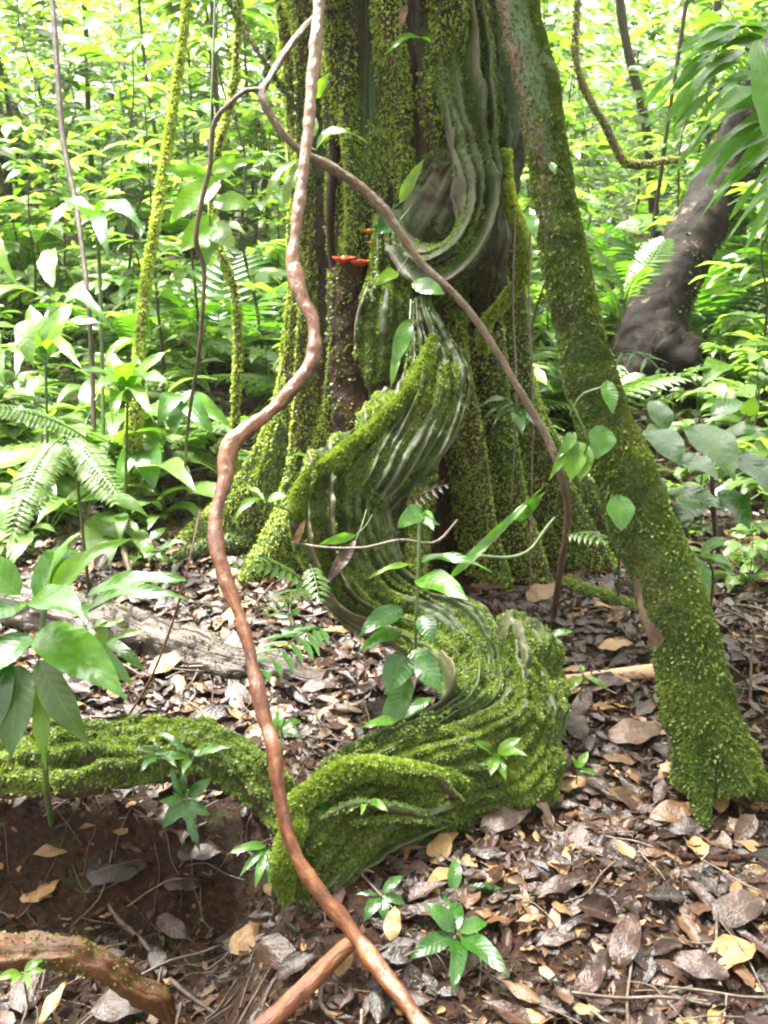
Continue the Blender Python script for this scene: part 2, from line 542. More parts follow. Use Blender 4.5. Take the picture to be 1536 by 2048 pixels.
def dead_leaf_mat(name, stops, rough=.30, trans=.12):
    m, t, out = nt(name)
    at = N_(t, 'ShaderNodeAttribute', attribute_name='tint')
    geo = t.nodes.new('ShaderNodeNewGeometry')
    uv = t.nodes.new('ShaderNodeUVMap')
    sep = t.nodes.new('ShaderNodeSeparateXYZ'); t.links.new(uv.outputs[0], sep.inputs[0])
    u = mathn(t, 'ABSOLUTE', sep.outputs[0])
    w = mathn(t, 'MULTIPLY_ADD', mathn(t, 'SINE', mathn(t, 'MULTIPLY', mathn(t, 'SUBTRACT', sep.outputs[1], mathn(t, 'MULTIPLY', u, .2)), 50)), .5, .5)
    r = t.nodes.new('ShaderNodeValToRGB'); r.color_ramp.interpolation = 'LINEAR'
    e = r.color_ramp.elements
    e[0].position, e[0].color = stops[0][0], (*stops[0][1], 1)
    e[1].position, e[1].color = stops[-1][0], (*stops[-1][1], 1)
    for p, c in stops[1:-1]:
        x = e.new(p); x.color = (*c, 1)
    t.links.new(at.outputs['Fac'], r.inputs[0])
    nz = noise(t, geo.outputs['Position'], 30, 5, .7)
    col = mixc(t, .75, r.outputs[0], ramp(t, nz, [(.3, (.45, .42, .4)), (.5, (.95, .95, .95)), (.7, (1.5, 1.45, 1.35))]), 'MULTIPLY')
    col = mixc(t, mathn(t, 'MULTIPLY', w, .13), col, mixc(t, 1.0, col, (.5, .45, .4), 'MULTIPLY'))
    col = mixc(t, mathn(t, 'MULTIPLY', mathn(t, 'LESS_THAN', u, .05), .3), col, (.3, .22, .13))
    col = mixc(t, 1.0, col, (.56, .43, .34), 'MULTIPLY')
    pb = N_(t, 'ShaderNodeBsdfPrincipled', Roughness=rough)
    t.links.new(col, pb.inputs['Base Color'])
    pb.inputs['Specular IOR Level'].default_value = .42
    t.links.new(mathn(t, 'MULTIPLY_ADD', nz, .5, rough - .18), pb.inputs['Roughness'])
    t.links.new(bumpn(t, mathn(t, 'ADD', mathn(t, 'MULTIPLY', w, .08), mathn(t, 'MULTIPLY', nz, 3.0)), .6, .004), pb.inputs['Normal'])
    tr = t.nodes.new('ShaderNodeBsdfTranslucent'); t.links.new(col, tr.inputs[0])
    mx = t.nodes.new('ShaderNodeMixShader'); mx.inputs[0].default_value = trans
    t.links.new(pb.outputs[0], mx.inputs[1]); t.links.new(tr.outputs[0], mx.inputs[2])
    t.links.new(mx.outputs[0], out.inputs[0])
    return m

def moss_mat(name, stops, trans=.35):
    m, t, out = nt(name)
    at = N_(t, 'ShaderNodeAttribute', attribute_name='tint')
    col = mixc(t, 1.0, ramp(t, at.outputs['Fac'], stops), (.98, .95, .8), 'MULTIPLY')
    pb = N_(t, 'ShaderNodeBsdfPrincipled', Roughness=.5)
    pb.inputs['Specular IOR Level'].default_value = .35
    t.links.new(col, pb.inputs['Base Color'])
    tr = t.nodes.new('ShaderNodeBsdfTranslucent')
    t.links.new(mixc(t, 1.0, col, (1.5, 1.6, .7), 'MULTIPLY'), tr.inputs[0])
    mx = t.nodes.new('ShaderNodeMixShader'); mx.inputs[0].default_value = trans
    t.links.new(pb.outputs[0], mx.inputs[1]); t.links.new(tr.outputs[0], mx.inputs[2])
    t.links.new(mx.outputs[0], out.inputs[0])
    return m

M = {}
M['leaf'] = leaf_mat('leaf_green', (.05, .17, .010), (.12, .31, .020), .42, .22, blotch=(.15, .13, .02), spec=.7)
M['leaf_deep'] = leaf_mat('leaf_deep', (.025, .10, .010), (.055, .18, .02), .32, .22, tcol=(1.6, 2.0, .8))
M['leaf_lime'] = leaf_mat('leaf_lime', (.12, .30, .010), (.22, .42, .025), .55, .3)  # brighter lime green, more translucent than the plain leaf
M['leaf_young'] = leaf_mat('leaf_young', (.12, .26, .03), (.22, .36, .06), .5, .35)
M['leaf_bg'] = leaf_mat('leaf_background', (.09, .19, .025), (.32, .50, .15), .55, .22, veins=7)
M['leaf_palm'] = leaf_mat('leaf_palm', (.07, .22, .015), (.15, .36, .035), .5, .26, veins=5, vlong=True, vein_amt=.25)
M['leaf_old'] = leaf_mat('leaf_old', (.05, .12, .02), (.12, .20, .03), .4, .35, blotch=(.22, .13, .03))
M['fern'] = leaf_mat('fern_green', (.08, .18, .025), (.18, .32, .06), .45, .35, veins=3)
M['stem_green'] = bark_mat('green_stem', ((.05, .09, .02), (.09, .15, .04), (.14, .2, .06)), rough=.45, bump=.2, vert=(60, 60, 10))
M['stem_brown'] = bark_mat('brown_stem', ((.03, .022, .015), (.07, .05, .035), (.13, .1, .07)), rough=.6, bump=.4, vert=(50, 50, 9))
MG = ((.012, .035, .006), (.06, .12, .015))
M['trunk'] = bark_mat('trunk_bark', ((.010, .006, .003), (.04, .020, .010), (.11, .055, .026)), moss=MG, moss_amt=.3, vert=(16, 16, 2.0), rough=.6)
M['ribbon'] = bark_mat('ribbon_bark', ((.014, .011, .007), (.045, .036, .022), (.10, .08, .048)), moss=((.018, .038, .006), (.06, .11, .014)), moss_amt=.55, use_tint=(.20, .155, .07), vert=(16, 1.8, 1), uvstretch=True, rough=.55, bump=.5)
M['lean'] = bark_mat('leaning_bark', ((.05, .028, .018), (.13, .08, .052), (.26, .18, .13)), moss=MG, moss_amt=.2, vert=(16, 16, 3), rough=.6, lichen=(.33, .36, .30))
M['vine'] = bark_mat('wet_vine_bark', ((.035, .010, .003), (.17, .050, .012), (.38, .17, .05)), cols2=((.05, .028, .014), (.15, .09, .045), (.32, .22, .12)), vert=(9, 22, 1), uvstretch=True, rough=.30, bump=.5, spec=.6, speck=.25, lichen=(.30, .15, .05), moss=((.020, .012, .006), (.055, .034, .018)), moss_amt=.28, up=-.3, bdist=.012)  # moss slot here carries dark brown dirt blotches, more on undersides
M['vine_red'] = bark_mat('red_branch_bark', ((.035, .010, .003), (.16, .048, .014), (.34, .15, .05)), vert=(9, 22, 1), uvstretch=True, rough=.4, bump=.6, speck=.4)
M['vine_grey'] = bark_mat('grey_vine_bark', ((.045, .026, .015), (.14, .088, .052), (.30, .23, .15)), vert=(9, 26, 1), uvstretch=True, speck=.3, rough=.42, bump=.9, lichen=(.36, .34, .29), bdist=.012)
M['stump'] = bark_mat('rotten_stump', ((.008, .004, .003), (.026, .012, .007), (.075, .034, .018)), vert=(30, 30, 5), spec=.15, rough=.8, bump=1.0)
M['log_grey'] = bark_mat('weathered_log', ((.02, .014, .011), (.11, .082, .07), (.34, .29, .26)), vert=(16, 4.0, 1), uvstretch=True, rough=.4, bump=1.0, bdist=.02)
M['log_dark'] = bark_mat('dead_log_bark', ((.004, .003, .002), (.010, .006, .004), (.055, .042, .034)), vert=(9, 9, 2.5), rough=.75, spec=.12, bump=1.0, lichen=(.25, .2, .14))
M['root_brown'] = bark_mat('rotten_root', ((.02, .008, .003), (.13, .05, .018), (.30, .15, .06)), vert=(4, 3, 1), uvstretch=True, rough=.5, bump=1.0)
M['mossy_root'] = bark_mat('mossy_root_bark', ((.018, .011, .007), (.05, .032, .018), (.10, .065, .035)), moss=MG, moss_amt=.2, vert=(5, 2, 1), uvstretch=True, rough=.6)
M['twig'] = bark_mat('twig_bark', ((.05, .035, .025), (.12, .09, .065), (.26, .22, .17)), vert=(40, 40, 40), rough=.4, bump=.4)
M['moss'] = moss_mat('moss_green', [(0, (.026, .048, .007)), (.5, (.105, .16, .022)), (1, (.27, .35, .075))])
M['moss_mid'] = moss_mat('moss_mid', [(0, (.020, .036, .006)), (.5, (.075, .115, .016)), (1, (.20, .26, .05))])
M['moss_pale'] = moss_mat('moss_pale', [(0, (.065, .10, .012)), (.5, (.23, .31, .05)), (1, (.48, .56, .16))])
M['moss_dark'] = moss_mat('moss_dark', [(0, (.016, .026, .005)), (.5, (.05, .08, .012)), (1, (.13, .17, .03))])
M['dead'] = dead_leaf_mat('fallen_leaves', [(0, (.012, .008, .006)), (.22, (.035, .018, .012)), (.45, (.062, .030, .018)), (.62, (.075, .055, .058)), (.8, (.15, .095, .05)), (1.0, (.48, .37, .19))])
M['fungus'] = None
def soil_mat():
    m, t, out = nt('forest_soil')
    geo = t.nodes.new('ShaderNodeNewGeometry'); pos = geo.outputs['Position']
    n1 = noise(t, pos, 3.5, 6, .65); n2 = noise(t, pos, 55, 5, .75); n3 = noise(t, pos, 12, 4, .6)
    col = ramp(t, n2, [(.3, (.007, .0034, .0016)), (.5, (.028, .012, .0055)), (.72, (.085, .036, .016))])
    col = mixc(t, .6, col, ramp(t, n1, [(.35, (.6, .6, .6)), (.65, (1.5, 1.25, 1.1))]), 'MULTIPLY')
    mr = t.nodes.new('ShaderNodeMapRange'); mr.inputs[1].default_value = .58; mr.inputs[2].default_value = .66
    t.links.new(n3, mr.inputs[0])
    col = mixc(t, mathn(t, 'MULTIPLY', mr.outputs[0], .5), col, (.04, .05, .012))
    pb = N_(t, 'ShaderNodeBsdfPrincipled', Roughness=.85)
    pb.inputs['Specular IOR Level'].default_value = .25
    t.links.new(col, pb.inputs['Base Color'])
    t.links.new(bumpn(t, mathn(t, 'ADD', n2, n3), 1.0, .03), pb.inputs['Normal'])
    t.links.new(pb.outputs[0], out.inputs[0])
    return m
M['soil'] = soil_mat()
def plain(name, col, rough=.5, trans=0., bsc=40):
    m, t, out = nt(name)
    geo = t.nodes.new('ShaderNodeNewGeometry')
    nz = noise(t, geo.outputs['Position'], bsc, 4, .7)
    c = mixc(t, .6, col, ramp(t, nz, [(.3, (.55, .5, .45)), (.7, (1.4, 1.35, 1.3))]), 'MULTIPLY')
    pb = N_(t, 'ShaderNodeBsdfPrincipled', Roughness=rough)
    t.links.new(c, pb.inputs['Base Color'])
    t.links.new(bumpn(t, nz, .3, .004), pb.inputs['Normal'])
    tr = t.nodes.new('ShaderNodeBsdfTranslucent'); t.links.new(c, tr.inputs[0])
    mx = t.nodes.new('ShaderNodeMixShader'); mx.inputs[0].default_value = trans
    t.links.new(pb.outputs[0], mx.inputs[1]); t.links.new(tr.outputs[0], mx.inputs[2])
    t.links.new(mx.outputs[0], out.inputs[0])
    return m
M['fungus_red'] = plain('orange_fungus', (.38, .05, .01), .35, .2)
M['fungus_yellow'] = plain('yellow_fungus', (.40, .22, .02), .4, .3)
M['cut_wood'] = plain('bare_wood', (.42, .28, .17), .35)

# ------------------------------------------------------------------ the ground
def make_ground():
    xs = np.concatenate([np.linspace(-40, -4, 40)[:-1], np.linspace(-4, 4, 260), np.linspace(4, 40, 40)[1:]])
    ys = np.concatenate([np.linspace(-3, .8, 20)[:-1], np.linspace(.8, 6, 230), np.linspace(6, 60, 90)[1:]])
    X, Y = np.meshgrid(xs, ys)
    Z = ground(X, Y)
    near = (Y < 6)
    p = np.stack([X, Y, 0 * X], -1)
    Z = Z + near * ((vn(p, 25, 8) - .5) * .026 + (vn(p, 60, 9) - .5) * .008)
    v = np.stack([X, Y, Z], -1).reshape(-1, 3)
    mb = MB(); mb.add(v, grid_faces(len(ys), len(xs), False), None)
    tag(mb.build('ground', M['soil']), kind='structure')
make_ground()

# ------------------------------------------------------------------ moss on a surface
def moss_on(mbsrc, parent, n, size, mat, seed, name='moss', cover=.5, up=.4, patch=(5, 5, 2.5), face=True, droop=.3, noisy=.9, extra=None, layers=1, wid=.42):
    g = np.random.default_rng(seed)
    v, f, uv, tn = mbsrc.arrays()
    p, nr, idx = surf_samples(v, f, n, g)
    # outward normals: rings are generated consistently, flip by comparing with the mean direction
    cen = np.concatenate(mbsrc.c)[f[idx][:, 0]]
    sg = np.sign(((p - cen) * nr).sum(1)); sg = np.where(np.isfinite(sg) & (sg != 0), sg, 1)
    nr = nr * sg[:, None]
    cc = np.array([0, 0, CAMZ])
    keep = vn(p, patch, seed) * .7 + vn(p, np.array(patch) * 4, seed + 1) * .3 + up * nr[:, 2] > 1 - cover - .18
    if face:
        keep &= ((cc - p) * nr).sum(1) > -.35 * np.linalg.norm(cc - p, axis=1)
    if extra is not None:
        keep &= extra(p, nr, tn[f[idx][:, 0]])
    p, nr = p[keep], nr[keep]
    t = np.clip(.55 * vn(p, 9, seed + 3) + .25 * vn(p, 40, seed + 4) + .25 * g.random(len(p)) + .18 * nr[:, 2], 0, 1)
    mb = MB()
    tufts(mb, p, nr, size, g, droop, noisy, t, wid)
    return mb.build(name, mat, parent, smooth=False)

def orient_out(mb, centre_fn=None):
    return mb

# ------------------------------------------------------------------ the big fluted tree
def big_tree():
    base = P(805, 1200, 3.95)
    cx0, cy0 = base.x, 3.86
    root = empty('fluted_tree', (cx0, cy0, 0), 'massive fluted buttressed tree hung with bright moss in the middle', 'tree')
    n, m = 330, 460
    zs = np.linspace(-.15, 4.6, n) ** 1.0
    zs = np.concatenate([np.linspace(-.15, 2.3, 270), np.linspace(2.32, 4.8, 60)])
    th = np.linspace(0, 2 * math.pi, m, endpoint=False)      # 0 = +X, -90deg faces the camera
    Z, TH = np.meshgrid(zs, th, indexing='ij')
    h = np.clip(Z, 0, 9)
    r = .33 + .0 * Z
    # (angle deg, width deg, upright amp, buttress amp, decay height, lean of angle per metre)
    rd = [(-170, 13, .10, .50, .34, 2), (-150, 7, .10, .20, .40, -4), (-133, 7, .07, .26, .35, 6), (-119, 6, .10, .12, .5, -3),
          (-104, 7, .06, .14, .4, 5), (-91, 6, .09, .10, .4, -6), (-77, 6, .06, .12, .6, 4), (-63, 7, .09, .26, .5, -2),
          (-47, 7, .08, .36, .45, 3), (-30, 7, .08, .44, .50, -2), (-13, 9, .09, .58, .40, 2), (10, 9, .08, .5, .3, 0),
          (45, 14, .1, .5, .35, 0), (90, 14, .08, .4, .3, 0), (135, 12, .1, .5, .35, 0)]
    for k, (a, w, au, ab, dh, ln) in enumerate(rd):
        wob = (vn(np.stack([Z * 2.2, 0 * Z + k * 7.7, 0 * Z], -1), 1, 20 + k) - .5) * 9
        ang = np.degrees(TH)
        dl = (ang - (a + ln * (h - 1) + wob) + 180) % 360 - 180
        amp = au * (.5 + .9 * vn(np.stack([Z * 1.6, 0 * Z + k * 3.1, 0 * Z], -1), 1, 50 + k)) + ab * np.exp(-(h / dh) ** 1.25)
        ww = w * (1 - .35 * np.exp(-(h / dh)))
        r = r + amp * np.exp(-(dl / ww) ** 2)
    r = r + .05 * np.exp(-h / .3)
    tp = np.stack([np.cos(TH) * 3, np.sin(TH) * 3, Z], -1)
    r = r + (vn(tp, (1, 1, 1.2), 61) - .5) * .05 + (vn(tp, (5, 5, 2.5), 62) - .5) * .035 + (vn(tp, (14, 14, 6), 63) - .5) * .018
    X = cx0 + .02 * np.sin(Z * 2) + r * np.cos(TH)
    Y = cy0 + r * np.sin(TH) * .95
    v = np.stack([X, Y, Z], -1)
    mb = MB(); mb.add(v.reshape(-1, 3), grid_faces(n, m), None)
    mb.build('trunk', M['trunk'], root)
    mm = MB(); mm.add(v.reshape(-1, 3), grid_faces(n, m), None, cen=np.stack([cx0 + 0 * Z, cy0 + 0 * Z, Z], -1).reshape(-1, 3))
    hi = lambda p, nr, t: (p[:, 2] < 2.6)
    # moss prefers the crests of the flutes: compare radius with the mean one
    def crest(p, nr, t):
        rr = np.hypot(p[:, 0] - cx0, (p[:, 1] - cy0) / .95)
        lim = .34 + .15 * np.exp(-np.clip(p[:, 2], 0, 9) / .35) + .05 * vn(p, 6, 77)
        return (p[:, 2] < 2.5) & (rr > lim) & (rng.random(len(p)) < .95)
    moss_on(mm, root, 420000, .010, M['moss_pale'], 5, cover=.66, up=.35, patch=(7, 7, 2.2), extra=crest, droop=.45)
    def low(p, nr, t):
        return (p[:, 2] < 2.5)
    moss_on(mm, root, 60000, .012, M['moss_dark'], 6, name='dark_moss', cover=.4, up=.3, extra=low)
    def long_(p, nr, t):
        return crest(p, nr, t) & (vn(p, 5, 99) > .45)
    moss_on(mm, root, 110000, .022, M['moss_pale'], 8, name='hanging_moss', cover=.62, up=.2, extra=long_, droop=.9, wid=.06)
    g = np.random.default_rng(60)
    mb = MB()
    for k in range(9):
        a = k * 2 * math.pi / 9 + g.random() * .4; L = g.uniform(2.5, 4.2)
        tube(mb, [[cx0, cy0, 4.5], [cx0 + .3 * L * math.cos(a), cy0 + .3 * L * math.sin(a), 5.3], [cx0 + L * math.cos(a), cy0 + L * math.sin(a), 6.0 + g.random()]], [.2, .12, .03], 8, .15, .1, 4, k)
    mb.build('limb', M['trunk'], root)
    mb = MB()  # unseen crown added overhead to shade the foreground, set off the sun's path
    for k in range(3400):
        a = g.random() * 6.283; q = 4.4 * g.random() ** .5
        p = np.array([cx0 + 1.6 + q * math.cos(a), cy0 - 1.6 + q * math.sin(a), 5.2 + g.random() * 1.6])
        if vn(p[None], .8, 31)[0] < .5: continue
        b = g.random() * 6.28; l = g.uniform(.2, .38)
        put(mb, leaf_geo(l, l * .5, 'ovate', .1, .2, .0, n=4, g=g), p, (math.cos(b), math.sin(b), g.uniform(-.6, .1)), (g.normal() * .3, g.normal() * .3, 1), float(g.random()))
    mb.build('shade_crown', M['leaf'], root)
    return root
tree = big_tree()

# ------------------------------------------------------------------ the twisted ribbon liana in front of it
def ribbon():
    base = P(850, 1500, 2.45)
    root = empty('ribbon_liana', (base.x, base.y, 0), 'wide grooved mossy ribbon liana coiling in an S in front of the fluted tree', 'liana')
    parts = []
    def seg(name, st, th, seed, mossn, size=.0085, cover=.5, mat='moss', rib=.02, **k):
        mb = MB(); loft(mb, st, th, seed=seed, **k)
        o = mb.build(name, M['ribbon'], root)
        mo = moss_on(mb, o, mossn, size, M[mat], seed + 100, cover=cover, up=.45, patch=(9, 9, 9),
                     extra=lambda p, nr, t: (t < rib + .85 * vn(p, 6, seed + 41)))
        return o
    # upper ribbon that ends in the curl
    seg('upper_stem', [(838, -420, 3.3, 960, -420, 3.3), (848, -60, 3.25, 965, -60, 3.3), (868, 120, 3.2, 985, 120, 3.25), (893, 250, 3.15, 995, 250, 3.2),
                       (915, 340, 3.1, 990, 350, 3.2), (925, 410, 3.1, 985, 430, 3.15), (905, 470, 3.05, 965, 500, 3.1), (860, 497, 3.05, 915, 555, 3.1),
                       (822, 490, 3.1, 850, 550, 3.15, .8), (800, 455, 3.15, 808, 520, 3.2, .6), (790, 420, 3.2, 792, 480, 3.25, .4)],
        .068, 3, 52000, size=.007, cover=.64, ridges=6, rdepth=.8, m=96, rib=.12)
    seg('side_stem', [(955, -420, 3.35, 1060, -420, 3.4), (958, -60, 3.3, 1058, -60, 3.4), (975, 100, 3.28, 1050, 100, 3.38), (985, 200, 3.27, 1048, 210, 3.36),
                      (985, 300, 3.26, 1040, 300, 3.36), (970, 400, 3.3, 1012, 400, 3.4), (955, 500, 3.3, 1000, 510, 3.42), (950, 570, 3.38, 1000, 590, 3.48), (955, 640, 3.5, 990, 660, 3.58, .5)],
        .065, 5, 40000, size=.007, cover=.6, ridges=6, rdepth=.75, mat='moss_dark')
    # the hollow cup behind the curl
    seg('stem_fold', [(912, 262, 3.18, 935, 330, 3.2, .4), (868, 300, 3.2, 930, 390, 3.22), (828, 345, 3.24, 920, 450, 3.26), (800, 392, 3.27, 895, 500, 3.28),
                      (785, 440, 3.27, 850, 540, 3.28), (775, 500, 3.27, 810, 560, 3.28, .6)],
        .022, 9, 9000, cover=.45, ridges=8, rdepth=.4, mat='moss_dark')
    seg('middle_stem', [(752, 430, 3.3, 782, 420, 3.3, .5), (745, 490, 3.25, 805, 480, 3.25), (738, 545, 3.22, 815, 560, 3.22), (722, 600, 3.2, 820, 630, 3.2),
                        (712, 650, 3.2, 825, 700, 3.2), (712, 720, 3.22, 812, 770, 3.22), (725, 800, 3.25, 790, 830, 3.25, .6)],
        .06, 13, 22000, cover=.5, ridges=5, rdepth=.65)
    # the S shaped bend down to the ground
    seg('upper_fold', [(826, 600, 3.12, 856, 596, 3.12, .5), (820, 650, 3.08, 888, 655, 3.06, .8), (815, 730, 3.0, 930, 730, 3.02), (800, 800, 2.94, 936, 800, 2.98), (755, 870, 2.88, 905, 880, 2.94),
                       (712, 935, 2.84, 845, 955, 2.92), (694, 1000, 2.86, 770, 1030, 2.92, .7), (690, 1050, 2.92, 735, 1060, 2.94, .4)],
        .05, 19, 60000, size=.0064, cover=.56, ridges=9, rdepth=.75, m=120, rough=1.4)
    seg('lower_stem', [(640, 935, 2.90, 835, 745, 3.06, .7), (606, 962, 2.84, 808, 800, 2.98), (592, 1010, 2.80, 776, 900, 2.93), (594, 1070, 2.79, 772, 1010, 2.90), (612, 1140, 2.80, 792, 1100, 2.88),
                       (645, 1200, 2.82, 830, 1150, 2.86), (705, 1255, 2.81, 890, 1180, 2.84),
                       (790, 1290, 2.74, 970, 1215, 2.78), (862, 1345, 2.60, 1006, 1305, 2.68), (880, 1405, 2.48, 1000, 1400, 2.53, .9),
                       (800, 1455, 2.36, 900, 1462, 2.40, .8), (700, 1500, 2.27, 790, 1512, 2.29, .7), (622, 1560, 2.18, 690, 1568, 2.19, .7), (575, 1640, 2.12, 620, 1640, 2.13, .6)],
        .062, 21, 170000, size=.0064, cover=.64, ridges=11, rdepth=.75, m=150, rough=1.5)
    seg('lower_wall', [(1000, 1230, 2.78, 1030, 1240, 2.85, .4), (1004, 1300, 2.68, 1070, 1330, 2.72), (1008, 1390, 2.54, 1108, 1520, 2.56), (940, 1436, 2.42, 1062, 1632, 2.42), (830, 1472, 2.33, 920, 1662, 2.33),
                       (730, 1510, 2.25, 800, 1705, 2.24), (640, 1560, 2.17, 725, 1760, 2.17), (580, 1625, 2.11, 672, 1815, 2.13), (552, 1700, 2.09, 620, 1850, 2.09)],
        .06, 23, 190000, size=.0064, cover=.70, ridges=10, rdepth=.65, m=130, rib=.14, rough=1.6, mat='moss_mid')
    for k, (px, rr) in enumerate([([(866, 670, 3.0), (850, 730, 2.96), (805, 800, 2.91), (735, 866, 2.855), (670, 918, 2.81), (622, 950, 2.80), (600, 985, 2.79), (594, 1040, 2.785), (598, 1100, 2.79)], 14),
        ([(560, 1655, 2.05), (605, 1600, 2.09), (680, 1548, 2.14), (760, 1536, 2.2), (850, 1552, 2.27), (950, 1578, 2.36), (1020, 1620, 2.42)], 21),
                       ([(640, 1640, 2.07), (700, 1610, 2.11), (770, 1612, 2.15), (840, 1628, 2.2), (900, 1645, 2.26)], 10), ([(700, 1650, 2.1), (780, 1640, 2.15), (880, 1648, 2.22)], 8),
                       ([(800, 1545, 2.19), (870, 1552, 2.23), (900, 1585, 2.25), (925, 1600, 2.28)], 7), ([(572, 1800, 2.04), (566, 1740, 2.03), (580, 1680, 2.04), (600, 1640, 2.07)], 22)]):
        mb = MB(); tube(mb, Pn(px), [rr * .3 * px[0][2] / F] + [rr * p[2] / F for p in px[1:-1]] + [rr * .4 * px[-1][2] / F], 14, .01, .25, 25, k)
        o = mb.build('surface_root', M['ribbon' if rr > 12 else 'mossy_root'], root)
        if rr <= 12: moss_on(mb, o, 1500, .006, M['moss_mid'], 190 + k, cover=.3, up=.3)
        if rr > 12: moss_on(mb, o, 22000, .0085, M['moss'], 170 + k, cover=.72, up=.4)
    seg('side_lobe', [(1000, 1240, 2.75, 1060, 1260, 2.85, .5), (1030, 1300, 2.68, 1108, 1310, 2.78), (1036, 1380, 2.62, 1122, 1380, 2.70), (1030, 1470, 2.55, 1118, 1480, 2.62),
                      (1010, 1560, 2.48, 1105, 1570, 2.54), (980, 1640, 2.42, 1050, 1650, 2.46, .6)],
        .055, 27, 42000, size=.0064, cover=.62, ridges=6, rdepth=.6, rough=2.4)
    return root
rib = ribbon()

# ------------------------------------------------------------------ leaning mossy tree on the right
def tube_thing(name, label, cat, px, mat, seed=0, seg=18, bump=.12, bsc=14, group=None, moss=None, step=.015, flat=1.0, parent=None, rs=1.0):
    """px rows (x, y, depth, radius in photo pixels)"""
    pts = Pn(px); rad = [r[3] * r[2] / F * rs for r in px]
    mb = MB(); tube(mb, pts, rad, seg, step, bump, bsc, seed, flat=flat, tint='len')
    o = mb.build(name, M[mat])
    tag(o, label, cat, group)
    if moss:
        for k in (moss if isinstance(moss, list) else [moss]):
            k = dict(k); moss_on(mb, o, **k)
    return o
def flip_ok(px): pass
lean_px = [(985, -420, 2.95, 46), (1015, -120, 2.9, 46), (1045, 60, 2.86, 48), (1075, 180, 2.83, 47), (1095, 320, 2.8, 47), (1118, 450, 2.77, 50), (1140, 580, 2.74, 53),
           (1172, 720, 2.71, 57), (1210, 850, 2.68, 62), (1266, 1000, 2.65, 67), (1318, 1130, 2.61, 73), (1366, 1280, 2.57, 80), (1404, 1420, 2.53, 84), (1430, 1500, 2.50, 92), (1438, 1562, 2.50, 106)]
lt = tube_thing('leaning_tree', 'slender leaning tree with patchy brown bark and green moss on the right', 'tree', lean_px, 'lean', 31, 40, .12, 7, rs=.87,
    moss=[dict(n=230000, size=.0062, mat=M['moss_dark'], seed=32, cover=.46, up=.2, patch=(6, 6, 3),
               extra=lambda p, nr, t: rng.random(len(p)) < np.clip(.10 + .9 * sstep((1.75 - p[:, 2]) / .9) + .75 * (nr[:, 0] > .25) * (p[:, 2] < 2.5), 0, 1)),
          dict(n=30000, size=.011, mat=M['moss_mid'], seed=33, cover=.30, up=.2, patch=(11, 11, 6), droop=.7, wid=.3,
               extra=lambda p, nr, t: (p[:, 2] < 1.6) | (nr[:, 0] > .3))])
def knob():
    mb = MB(); p = P(1102, 150, 2.82)
    tube(mb, [p + Vector((-.05, 0, .03)), p, p + Vector((.022, -.005, .0))], [.04, .035, .012], 14, .006, .2, 30, 3)
    o = mb.build('branch_stub', M['lean'], lt)
    mb2 = MB(); q = P(1430, 1560, 2.47)
    tube(mb2, [P(1400, 1480, 2.47), P(1398, 1545, 2.42), P(1402, 1600, 2.38), P(1408, 1655, 2.33)], [.05, .032, .02, .009], 14, .008, .2, 20, 5)
    b = mb2.build('root', M['mossy_root'], lt)
    moss_on(mb2, b, 9000, .008, M['moss_dark'], 71, cover=.6)
    mb3 = MB()
    tube(mb3, [P(1470, 1500, 2.5), P(1500, 1560, 2.44), P(1540, 1590, 2.42)], [.05, .035, .015], 14, .008, .2, 20, 6)
    b = mb3.build('root', M['mossy_root'], lt)
    moss_on(mb3, b, 9000, .008, M['moss_dark'], 72, cover=.6)
knob()

# the grey-brown fallen trunk leaning behind it
ft = tube_thing('fallen_log', 'thick grey brown dead log leaning diagonally behind the palm leaves on the right', 'log',
    [(1700, -120, 6.9, 62), (1570, 130, 6.6, 60), (1480, 300, 6.4, 57), (1418, 414, 6.25, 54), (1355, 538, 6.1, 56), (1312, 621, 6.0, 62), (1302, 690, 5.95, 74), (1292, 745, 5.9, 68), (1268, 812, 5.85, 46), (1262, 850, 5.8, 34)], 'log_dark', 41, 40, .10, 7,
    moss=dict(n=9000, size=.016, mat=M['moss_dark'], seed=42, cover=.3, up=-.3))
def stub():
    mb = MB(); tube(mb, [P(1335, 700, 5.85), P(1372, 728, 5.75), P(1400, 738, 5.7), P(1408, 732, 5.68)], [.17, .12, .05, .015], 16, .02, .35, 12, 5)
    mb.build('broken_end', M['log_dark'], ft)
stub()

# ------------------------------------------------------------------ lianas
tube_thing('liana', 'thick wet red brown liana zigzagging down in front of everything', 'liana',
    [(668, -420, 2.9, 15), (648, -120, 2.75, 16), (636, 40, 2.65, 17), (625, 160, 2.6, 17), (612, 300, 2.55, 17), (597, 420, 2.5, 18), (586, 520, 2.46, 18), (590, 545, 2.45, 23), (606, 600, 2.42, 20), (627, 650, 2.4, 19),
     (622, 725, 2.37, 20), (570, 795, 2.33, 20), (500, 855, 2.28, 22), (458, 900, 2.25, 25), (450, 960, 2.22, 19), (430, 1050, 2.17, 20), (447, 1150, 2.12, 21), (482, 1240, 2.08, 20),
     (510, 1350, 2.03, 20), (516, 1385, 2.01, 23), (532, 1450, 1.98, 19), (546, 1500, 1.95, 23), (560, 1590, 1.93, 19), (580, 1680, 1.92, 22), (625, 1765, 1.90, 22), (690, 1845, 1.88, 24), (740, 1915, 1.84, 24), (800, 1990, 1.78, 25), (880, 2100, 1.7, 25)],
    'vine', 51, 26, .28, 17, step=.006, rs=.70)
